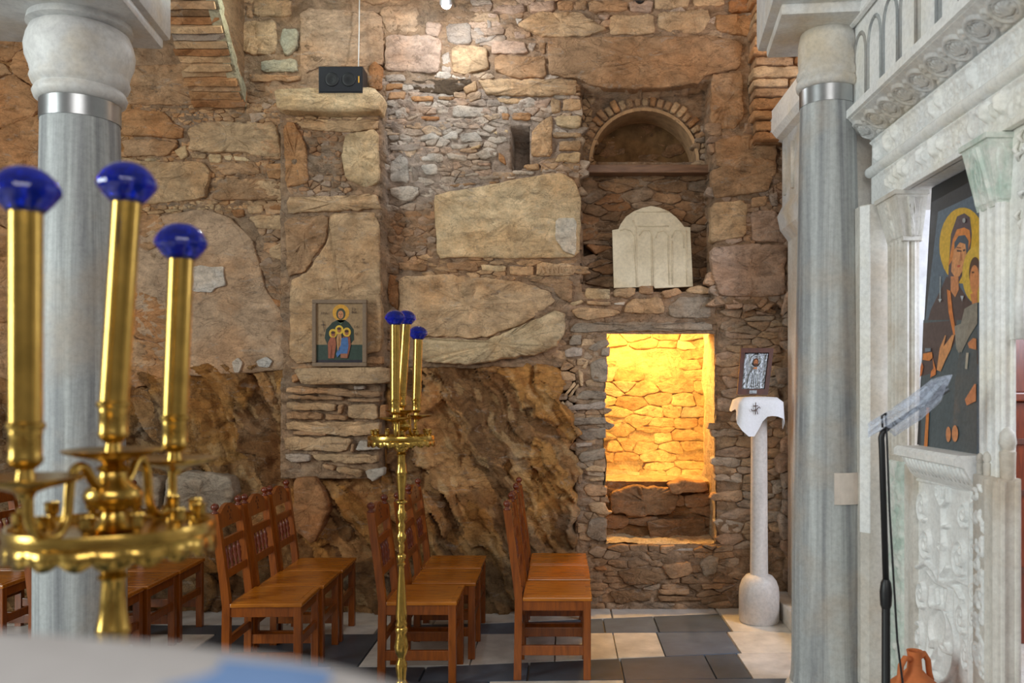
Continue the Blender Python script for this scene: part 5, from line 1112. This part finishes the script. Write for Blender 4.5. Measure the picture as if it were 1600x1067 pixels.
P = [([(150, 140), (750, 140), (750, 930), (140, 930)], (150, 122, 88)), ([(145, 685), (745, 685), (745, 925), (140, 925)], (44, 62, 52)), ([(140, 880), (745, 880), (745, 925), (140, 925)], (40, 34, 44)),
     (el(470, 275, 108, 108), (206, 150, 50)), ([(360, 400), (430, 365), (520, 365), (570, 400), (635, 490), (640, 620), (580, 690), (300, 690), (262, 600), (280, 490)], (34, 50, 40)), (el(470, 290, 60, 74), (62, 66, 50)), (el(468, 300, 36, 52), (196, 132, 88)),
     (el(455, 292, 8, 5), (60, 34, 24)), (el(482, 292, 8, 5), (60, 34, 24)), ([(464, 295), (472, 295), (476, 318), (462, 318)], (160, 96, 60)), (el(468, 330, 13, 4), (150, 60, 44)), ([(420, 370), (470, 430), (520, 370), (500, 395), (470, 405), (440, 395)], (84, 104, 76)),
     (el(370, 540, 52, 58), (206, 164, 52)), (el(450, 495, 54, 60), (214, 176, 60)), (el(548, 525, 52, 60), (210, 168, 56)), ([(340, 590), (400, 590), (412, 680), (385, 860), (310, 860), (305, 660)], (150, 84, 58)), ([(428, 545), (478, 545), (482, 640), (470, 770), (430, 770), (415, 620)], (176, 130, 84)),
     ([(500, 580), (590, 580), (600, 690), (560, 860), (470, 855), (470, 700)], (132, 70, 52)), ([(480, 600), (560, 590), (570, 700), (555, 800), (470, 800), (425, 850), (410, 800), (470, 690)], (66, 104, 156)), (el(372, 548, 24, 32), (150, 92, 60)), (el(450, 498, 24, 32), (156, 98, 64)), (el(546, 530, 24, 32), (152, 94, 60)),
     (el(372, 530, 26, 18), (70, 40, 26)), (el(450, 480, 26, 18), (70, 40, 26)), (el(546, 512, 26, 18), (70, 40, 26)), ([(240, 380), (248, 380), (268, 520), (260, 520)], (50, 30, 26)), ([(222, 428), (272, 428), (272, 436), (222, 436)], (50, 30, 26)),
     ([(470, 800), (560, 800), (555, 860), (470, 855)], (150, 96, 70)), ([(352, 700), (358, 700), (345, 855), (338, 855)], (104, 50, 40)), ([(448, 580), (454, 580), (450, 765), (444, 765)], (120, 80, 50))]
painted('painting', P, fn, ic)
def text(name, s, loc, size, mat, parent, rot=(math.radians(90), 0, 0)):
    cu = bpy.data.curves.new(name, 'FONT'); cu.body = s; cu.size = size; cu.extrude = .0006; cu.align_x = 'CENTER'; cu.resolution_u = 2
    o = bpy.data.objects.new(name, cu); COL.objects.link(o); cu.materials.append(mat); mp = Vector((0, 0, 0)); q_ = parent
    while q_ is not None: mp += q_.location; q_ = q_.parent
    o.location = Vector(loc) - mp; o.rotation_euler = rot; o.parent = parent
    dg = bpy.context.evaluated_depsgraph_get(); me = bpy.data.meshes.new_from_object(o.evaluated_get(dg)); n = bpy.data.objects.new(name, me); COL.objects.link(n)
    n.location = o.location; n.rotation_euler = o.rotation_euler; n.parent = parent; me.materials.clear(); me.materials.append(mat); bpy.data.objects.remove(o); return n
INK = plain('dark_ink', lin((64, 40, 28)), .7)
for s, x, y in (('\u0391\u0393\u0399\u0391', 262, 298), ('\u03A3\u039F', 640, 245), ('\u03A6\u0399\u0391', 645, 285), ('\u0395\u039B', 672, 470), ('\u0391\u0393', 672, 560), ('\u03A0\u0399', 210, 575)): text('lettering', s, fn(x, y, .014), .022, INK, ic)

# arched marble slab leaning in the recess
def arched_slab():
    Yt, Yb = 6.60, 6.52
    o_, s_ = (860, 250), 5.082
    def fn(x, y, h):
        px, py = o_[0] + x / s_, o_[1] + y / s_; k = (py - 320) / 130; Y = Yt + (Yb - Yt) * k; p = W(px, py, Y); return (p[0], p[1] - h, p[2])
    out = [(492, 556), (540, 548), (560, 505), (600, 450), (660, 408), (730, 380), (798, 364), (870, 378), (940, 408), (1000, 455), (1045, 505), (1062, 530), (1110, 534), (1132, 1003), (830, 1018), (820, 1000), (690, 1010), (505, 1015)]
    r = tag(empty('marble_slab', fn(812, 1010, 0)), 'cream marble slab with a round pointed top propped in the wall recess', 'marble slab')
    m = MB(); m.prism(out, lambda a, b_, t: fn(a, b_, t), -.045, .0); SL = marble_mat('cream_marble', lin((226, 212, 184)), lin((196, 180, 150)), (3, 3, 3), .6, .6, lin((208, 186, 146))); m.build('slab', SL, r)
    L_ = [[(680, 410), (940, 410)], [(690, 525), (940, 525)], [(552, 560), (590, 545), (640, 560), (680, 620), (685, 1000)], [(655, 480), (680, 540), (668, 700), (690, 990)], [(705, 600), (730, 560), (790, 560), (815, 610), (820, 1000)], [(835, 620), (850, 570), (900, 560), (935, 600), (945, 990)], [(960, 620), (985, 560), (1030, 555), (1055, 600), (1060, 700)], [(800, 600), (808, 1000)], [(965, 640), (970, 990)], [(1078, 560), (1085, 990)]]
    for l in L_: m = MB(); m.tube([fn(a, b_, .001) for a, b_ in l], .005, 6); m.build('ridge', SL, r, True)
arched_slab()
# carved letters on the small block under the yellow slab
p_ = W(870, 427, 6.45); text('lettering', '\u039B\u03A5\u039D\u0399C\u039F', p_, .075, plain('carved_letter', lin((172, 138, 104)), .9), wall)
# lime wash patches on the plaster slab
LW = plain('lime_patch', lin((206, 198, 192)), .95, spec=.1, nscale=30, namp=.3)
for o_, pl in (((0, 0), [(298, 418), (312, 414), (330, 417), (350, 416), (349, 430), (353, 446), (336, 450), (330, 457), (300, 455), (303, 438)]), ((0, 0), [(362, 566), (372, 558), (379, 566), (374, 582), (366, 582)]), ((0, 0), [(400, 564), (416, 557), (426, 564), (420, 574), (404, 573)])):
    vv, ff, cc, A_ = stone_mesh(pl, WY - .046, .003, lin((206, 200, 194)), .3, .02, seed=2); obj('lime_patch', vv, ff, ROCK, wall, True, cc)
vv, ff, cc, A_ = stone_mesh(S((560, 250), 3.139, [(970, 290), (1070, 280), (1070, 470), (1010, 450), (960, 380)]), WY - .062, .004, lin((226, 214, 196)), .9, .03, seed=2); obj('lime_patch', vv, ff, ROCK, wall, True, cc)

# spot lamps on the wall top
def spot(px, py, label, on):
    p = W(px, py, 6.0); r = tag(empty('spot_lamp', p), label, 'lamp', 'spot lamps along the top of the wall')
    m = MB(); m.lathe([(0, .10), (.03, .10), (.038, .08), (.045, .0), (.040, -.005), (.034, .004)], 20, M=Matrix.Rotation(math.radians(35), 4, 'X')); m.build('housing', STEEL, r, True, True)
    m = MB(); m.lathe([(0, -.035), (.018, -.03), (.032, -.014), (.036, .0), (.02, .006), (0, .007)], 20, M=Matrix.Rotation(math.radians(-30), 4, 'X')); m.build('bulb', LAMPG if on else BLACK, r, True, True)
    m = MB(); m.tube([(0, -.05, .09), (0, .2, .16), (0, .5, .2)], .009, 8); m.build('bracket', STEEL, r, True, True)
    return p
p = spot(697, 6, 'glaring white spot lamp at the top centre of the wall', True)
point('spot_light', (p[0], p[1] - .06, p[2] - .05), 30, (.90, .95, 1.0), .03)
p = spot(1000, -2, 'small unlit spot lamp at the top of the wall above the niche', False)
p = spot(414, -9, 'spot lamp at the top edge near the brick arch', True)
point('spot_light', (p[0], p[1] - .06, p[2] - .05), 7, (.85, 1.0, .90), .03)

# ------------------------------------------------------------------ slim pedestal with embroidered cloth and silver icon
py_ = 6.08; pxx = (1186 - CX) * py_ / F
pd = tag(empty('stone_pedestal', (pxx, py_, 0)), 'slim white marble pedestal post on a rounded stone foot', 'pedestal')
m = MB(); m.lathe([(.128, 0), (.138, .015), (.139, .19), (.134, .245), (.118, .29), (.092, .322), (.066, .332)], 40); auto(m.build('foot', MARB_P, pd, True, True))
m = MB(); m.lathe([(.062, .33), (.060, .5), (.055, 1.48), (.09, 1.50), (.095, 1.55)], 40); auto(m.build('shaft', MARB_P, pd, True, True))
# cloth draped over the head
ct = tag(empty('embroidered_cloth', (pxx - .01, py_, 1.56)), 'white cloth embroidered with a small cross draped over the slim pedestal', 'cloth')
def cloth():
    n = 36; v = []; f = []; L_ = 7
    drop = lambda a: .075 + .17 * max(0, math.cos(a - 4.25)) ** 7 + .12 * max(0, math.cos(a - 5.85)) ** 7 + .02 * math.sin(4 * a) ** 2
    for i in range(L_ + 3):
        for k in range(n):
            a = 2 * math.pi * k / n
            sq = .15 / max(abs(math.cos(a)), abs(math.sin(a)), .78)
            if i < 3: rr = sq * (i + .3) / 3; z = .012 - .004 * i
            else:
                t = (i - 2) / L_; rr = sq * (1 + .10 * t + .07 * t * math.sin(5 * a + 1)); z = -.004 - drop(a) * t
            v.append((rr * math.cos(a), rr * math.sin(a), z))
    f.append(list(range(n))[::-1])
    for i in range(L_ + 2):
        for k in range(n): f.append([i * n + k, i * n + (k + 1) % n, (i + 1) * n + (k + 1) % n, (i + 1) * n + k])
    o = obj('drape', v, f, CLOTHW, ct, True, None, True)
cloth()
EMB = plain('embroidery', lin((96, 74, 66)), .8)
for pts, rd in (([(0, 0, .035), (0, 0, -.045)], .003), ([(-.016, 0, .012), (.016, 0, .012)], .003), ([(-.03, 0, -.008), (-.026, 0, -.02), (-.008, 0, -.022), (0, 0, -.010)], .003), ([(.03, 0, -.006), (.024, 0, .006), (.012, 0, -.006), (.004, 0, -.02)], .003), ([(.008, 0, -.02), (.014, 0, -.045)], .0025)):
    m = MB(); m.tube([(p[0] - .05, -.166 + p[1], p[2] - .065) for p in pts], rd, 6); m.build('embroidered_cross', EMB, ct, True, True)
Yi = 6.02
A0, A1, A2, A3 = W(1151, 614, Yi), W(1199, 614, Yi), W(1208, 545, Yi + .07), W(1157, 545, Yi + .07)
si = tag(empty('silver_icon', ((A0[0] + A1[0]) / 2, Yi, A0[2])), 'small silver clad icon in a dark wood frame standing on the draped pedestal', 'icon')
A = [Vector(a) for a in (A0, A1, A2, A3)]; A[0].z = A[1].z = 1.578; nrm = -((A[1] - A[0]).cross(A[3] - A[0])).normalized()
if nrm.y > 0: nrm = -nrm
def fn2(u, v_, h): a = A[0].lerp(A[1], u).lerp(A[3].lerp(A[2], u), v_); return tuple(a + nrm * h)
def slabuv(name, u0, u1, v0, v1, h0, h1, mat):
    m = MB(); m.prism([(u0, v0), (u1, v0), (u1, v1), (u0, v1)], lambda a, b_, t: fn2(a, b_, t), h0, h1); return m.build(name, mat, si)
for a in ((0, 1, 0, .12), (0, 1, .90, 1), (0, .13, .12, .90), (.87, 1, .12, .90)): slabuv('frame', *a, 0, .022, DWOOD)
slabuv('backing', .05, .95, .05, .95, 0, .008, DWOOD); slabuv('title_plate', .38, .62, .02, .09, .022, .025, SILVER)
r_ = random.Random(3); st = [(circ(.5, .72, .17, .13, 16), .03, .01), ([(.32, .16), (.36, .42), (.45, .55), (.55, .55), (.66, .42), (.72, .16)], .05, .012)] + [(circ(r_.uniform(.17, .83), r_.choice([r_.uniform(.15, .24), r_.uniform(.8, .88)]), .03, .02, 6), .012, .008) for k in range(30)] + [([(.3 + k * .07, .2), (.36 + k * .05, .5)], .012, .014) for k in range(7)] + [(circ(r_.choice([.17, .83]) + r_.uniform(-.03, .03), r_.uniform(.15, .88), .025, .02, 6), .012, .008) for k in range(30)]
relief('silver_cover', lambda U, V, h: tuple(np.array([np.vectorize(lambda a, b_, c_: fn2(a, b_, c_ * .5 + .010)[i])(U, V, h) for i in range(3)])), .12, .88, .11, .91, .014, st, SILVER, si, 0, .004, 20)
painted('painted_face', [(el(.5, .70, .085, .085), (92, 50, 26)), (el(.5, .69, .055, .06), (176, 108, 62)), (el(.5, .645, .05, .03), (84, 44, 22)), ([(.46, .59), (.54, .59), (.57, .55), (.43, .55)], (186, 116, 66)), (el(.478, .70, .012, .007, 8), (40, 22, 14)), (el(.522, .70, .012, .007, 8), (40, 22, 14))], lambda x, y, h: fn2(x, y, .019 + h), si)

# ------------------------------------------------------------------ large icon in the screen
vi = tag(empty('large_icon', (1.63, 3.65, 1.366)), 'large painted icon of a mother in dark robes holding a child, set in the screen', 'icon')
XB, XT, ZB, ZT = 1.625, 1.692, 1.366, 2.545
def icx(px, py, h):
    X = 1.66
    for _ in range(6):
        d = F * X / (px - CX); z = H - (py - CY) * d / F; X = XB + (XT - XB) * (z - ZB) / (ZT - ZB)
    return (X - h, F * X / (px - CX), z)
def icb(y, z, h): return (XB + (XT - XB) * (z - ZB) / (ZT - ZB) - h, y, z)
m = MB(); m.prism([(3.31, ZB), (4.01, ZB), (4.01, ZT), (3.31, ZT)], lambda a, b_, t: icb(a, b_, t), -.03, -.002); m.build('panel', BLACK, vi)
o1, s1_ = (1420, 290), 3.95; q1 = lambda *p: [(o1[0] + x / s1_, o1[1] + y / s1_) for x, y in p]
o2, s2_ = (1420, 500), 4.106; q2 = lambda *p: [(o2[0] + x / s2_, o2[1] + y / s2_) for x, y in p]
e1 = lambda cx, cy, rx, ry, n=22: q1(*el(cx, cy, rx, ry, n))
bg = [(1466, 331), (1532, 300), (1540, 712), (1439, 697), (1441, 610), (1446, 500), (1458, 400)]
P = [([(1456, 316), (1545, 268), (1548, 716), (1436, 697)], (26, 26, 30)), (bg, (62, 74, 86)), (e1(335, 370, 145, 235, 30), (206, 160, 40)),
     (q1((250, 480), (262, 300), (300, 190), (345, 170), (380, 195), (392, 300), (380, 420), (350, 520), (300, 620), (240, 640)), (56, 44, 48)),
     (q1((235, 560), (300, 600), (360, 690), (420, 760), (430, 1100), (80, 1100), (100, 900), (140, 760), (200, 640)), (50, 36, 34)), (q2((70, 0), (440, 0), (440, 880), (80, 810), (84, 300)), (50, 58, 62)), (q2((80, 20), (310, 0), (300, 140), (240, 250), (180, 330), (90, 360)), (52, 38, 36)),
     (q1((275, 330), (300, 270), (345, 258), (378, 275), (385, 340), (370, 400), (290, 420), (265, 470), (245, 500)), (206, 120, 50)), (q1((285, 350), (310, 310), (350, 305), (372, 340), (370, 420), (300, 400), (285, 440)), (40, 48, 58)),
     (q1((268, 480), (282, 400), (318, 350), (352, 360), (360, 430), (345, 510), (315, 560), (285, 560), (265, 530)), (204, 138, 86)), (q1((262, 560), (310, 560), (312, 640), (290, 690), (262, 650)), (186, 120, 74)),
     (q1((300, 395), (330, 400), (330, 408), (300, 408)), (50, 30, 24)), (q1((338, 395), (354, 390), (352, 404), (338, 406)), (50, 30, 24)), (q1((298, 378), (328, 382), (327, 387), (298, 385)), (80, 46, 30)), (q1((325, 400), (334, 460), (318, 466), (322, 440)), (160, 96, 60)), (q1((303, 492), (322, 488), (322, 500), (305, 506)), (168, 70, 50)),
     (q1((240, 640), (262, 650), (275, 780), (298, 920), (280, 920), (250, 780)), (196, 112, 48)), (e1(420, 550, 85, 175, 26), (206, 166, 60)), (e1(415, 540, 38, 100), (52, 34, 26)), (e1(412, 580, 30, 90), (196, 126, 76)), (q1((385, 670), (430, 650), (430, 760), (400, 740)), (190, 120, 72)),
     (q1((350, 760), (400, 730), (430, 720), (430, 850), (380, 930), (330, 1030), (300, 1010), (320, 880)), (120, 114, 104)), (q1((395, 530), (410, 530), (410, 540), (395, 540)), (40, 24, 18)),
     (q2((205, 180), (240, 95), (245, 100), (230, 170), (285, 95), (300, 95), (275, 190), (240, 260), (210, 330), (185, 320), (195, 250)), (202, 138, 84)), (q2((300, 40), (400, 0), (380, 90), (330, 215), (310, 180)), (128, 122, 112)), (q2((375, 210), (392, 210), (382, 315), (368, 312)), (170, 164, 150)),
     (q2((385, 150), (420, 115), (440, 120), (440, 190), (395, 180)), (184, 116, 74)), (q2((98, 215), (155, 205), (160, 240), (140, 262), (95, 255)), (206, 118, 46)), (q2((90, 270), (100, 300), (90, 350), (78, 370), (82, 300)), (196, 104, 42)), (q2((160, 240), (182, 320), (180, 350), (145, 370), (150, 330), (165, 310)), (198, 112, 50)),
     (q2((368, 510), (430, 410), (440, 410), (440, 520), (380, 548)), (190, 120, 80)), (q2(*el(262, 733, 16, 50, 14)), (196, 128, 84)), (q2(*el(305, 728, 20, 54, 14)), (200, 132, 88)), (q2((122, 560), (140, 560), (128, 815), (106, 812)), (212, 118, 46)), (q2((112, 180), (150, 180), (150, 200), (112, 205)), (92, 100, 110)),
     (q1((200, 560), (206, 560), (204, 700), (198, 700)), (150, 156, 160)), (q1((190, 700), (212, 700), (200, 722)), (180, 186, 190)), (q1((328, 680), (348, 680), (338, 715)), (170, 176, 180)), (e1(350, 215, 10, 16, 8), (150, 150, 150))]
b = MB()
for k, (poly, col) in enumerate(P): b.add([icx(max(p[0], 1453 - 20 * (p[1] - 316) / 381), p[1], .00015 * k + .001) for p in poly], [list(range(len(poly)))], tuple(min(.7, (1.1 + 2.0 * math.exp(-11 * sum(lin(col)) / 3)) * q_ + .012) for q_ in lin(col)))
obj('painting', b.v, b.f, PAINT, vi, False, b.c)

# ------------------------------------------------------------------ microphone stand, wrapped in a clear bag
my = 3.15; mx = (1380 - CX) * my / F
ms = tag(empty('microphone_stand', (mx + .01, my, 0)), 'black microphone stand with its boom wrapped in a clear plastic bag', 'microphone stand')
Z = lambda py: H - (py - 608) * my / F
Q = lambda px, py, dy=0: ((px - CX) * (my + dy) / F - mx - .01, dy, H - (py - CY) * (my + dy) / F)
m = MB(); m.lathe([(.13, 0), (.13, .015), (.03, .03), (.016, .05), (.015, Z(950)), (.014, Z(948))], 24); auto(m.build('base_tube', BLACK, ms, True, True))
m = MB(); m.lathe([(.014, Z(952)), (.020, Z(945)), (.022, Z(925)), (.018, Z(910)), (.012, Z(905))], 16); auto(m.build('clutch', BLACK, ms, True, True))
m = MB(); m.tube([(0, 0, Z(910)), Q(1378, 700), Q(1377, 684), Q(1379, 676), Q(1386, 669)], [.0115, .0115, .0115, .011, .010], 12); m.build('pole', BLACK, ms, True, True)
m = MB(); m.tube([Q(1384, 671), Q(1400, 660), Q(1430, 640), Q(1455, 625)], [.009, .008, .008, .008], 10); m.tube([Q(1450, 628), Q(1478, 606)], [.012, .018], 12); m.build('microphone', BLACK, ms, True, True)
m = MB(); m.tube([Q(1379, 668, -.02), Q(1378, 650, -.02), Q(1384, 645, -.02), Q(1386, 690, -.02), Q(1390, 800, -.02), Q(1396, 900, -.02), Q(1402, 1000, -.02), Q(1412, 1080, -.02), (.08, -.03, .02), (.25, -.05, .006)], .004, 6); m.build('cable', BLACK, ms, True, True)
def bag():
    top = [(1356, 661), (1390, 640), (1430, 612), (1455, 593), (1470, 588), (1488, 585)]; bot = [(1356, 684), (1384, 669), (1398, 682), (1440, 655), (1470, 628), (1488, 587)]
    n = len(top); v = []; f = []; seg = 10
    for i in range(n):
        for k in range(seg):
            a = 2 * math.pi * k / seg; t = .5 + .5 * math.cos(a); px = top[i][0] * t + bot[i][0] * (1 - t); py = top[i][1] * t + bot[i][1] * (1 - t)
            v.append(Q(px, py, .035 * math.sin(a) * (0.15 if i in (0, n - 1) else 1) * (1 + .3 * math.sin(i * 2 + k * 3))))
    for i in range(n - 1):
        for k in range(seg): f.append([i * seg + k, i * seg + (k + 1) % seg, (i + 1) * seg + (k + 1) % seg, (i + 1) * seg + k])
    obj('plastic_bag', v, f, BAG, ms, False, None, True)
bag()

# ------------------------------------------------------------------ clay jug
jy = 3.49; jx = (1427 - CX) * jy / F + .005
jg = tag(empty('clay_jug', (jx, jy, 0)), 'terracotta jug with narrow neck and loop handles at the foot of the screen', 'jug')
zt_ = H - (1016 - 608) * jy / F
m = MB(); m.lathe([(.09, 0), (.10, .01), (.15, .12), (.17, .24), (.165, .32), (.14, .39), (.09, .445), (.048, .48), (.030, .50), (.026, zt_ - .03), (.029, zt_ - .012), (.031, zt_), (.024, zt_ - .002), (.02, zt_ - .04)], 40); auto(m.build('body', CLAY, jg, True, True), 60)
for s in (-1, 1):
    a_ = .5; m = MB(); m.tube([(s * .026 * math.cos(a_), s * .026 * math.sin(a_) - .005, zt_ - .03), (s * .05, s * .03, zt_ - .022), (s * .068, s * .035, zt_ - .05), (s * .075, s * .04, zt_ - .10), (s * .085, s * .045, zt_ - .135)], [.011, .012, .012, .012, .013], 10); m.build('handle', CLAY, jg, True, True)

# ------------------------------------------------------------------ sanctuary door and stall seen at the right edge
dr = tag(empty('wooden_gate', (1.66, 2.95, .13)), 'dark carved wooden gate leaf in the doorway at the right edge', 'gate')
m = MB(); m.prism([(2.60, .13), (3.02, .13), (3.02, 1.12), (2.98, 1.17), (2.92, 1.19), (2.8, 1.28), (2.6, 1.34)], lambda a, b_, t: (t, a, b_), 1.665, 1.70); m.build('leaf', DWOOD, dr)
m = MB(); m.tube([(1.665, 3.015, .15), (1.665, 3.015, 1.12), (1.665, 2.97, 1.18), (1.665, 2.8, 1.285), (1.665, 2.62, 1.34)], .014, 8); m.build('edge_moulding', DWOOD, dr, True)
for k in range(7):
    m = MB(); z_ = .25 + k * .12; m.tube([(1.664, 2.97 - .02 * math.cos(a), z_ + .045 * math.sin(a)) for a in np.linspace(0, 5.5, 12)], .007, 6); m.build('carving', DWOOD, dr, True)
stl = tag(empty('wooden_stall', (3.0, 4.6, 0)), 'reddish wooden cabinet in the sanctuary beyond the doorway', 'cabinet')
m = MB(); m.box(2.55, 3.6, 5.1, 5.5, .13, 1.55, .01); m.build('body', WOOD2, stl); m = MB(); m.box(2.5, 3.65, 5.05, 5.55, 1.55, 1.60, .008); m.build('top', WOOD2, stl)
m = MB(); m.box(2.6, 3.55, 5.44, 5.5, 1.6, 2.1, .01); m.build('back_board', WOOD2, stl)
for z_ in (.55, 1.0, 1.3):
    m = MB(); m.box(2.56, 3.59, 5.08, 5.1, z_, z_ + .03); m.build('moulding', DWOOD, stl)
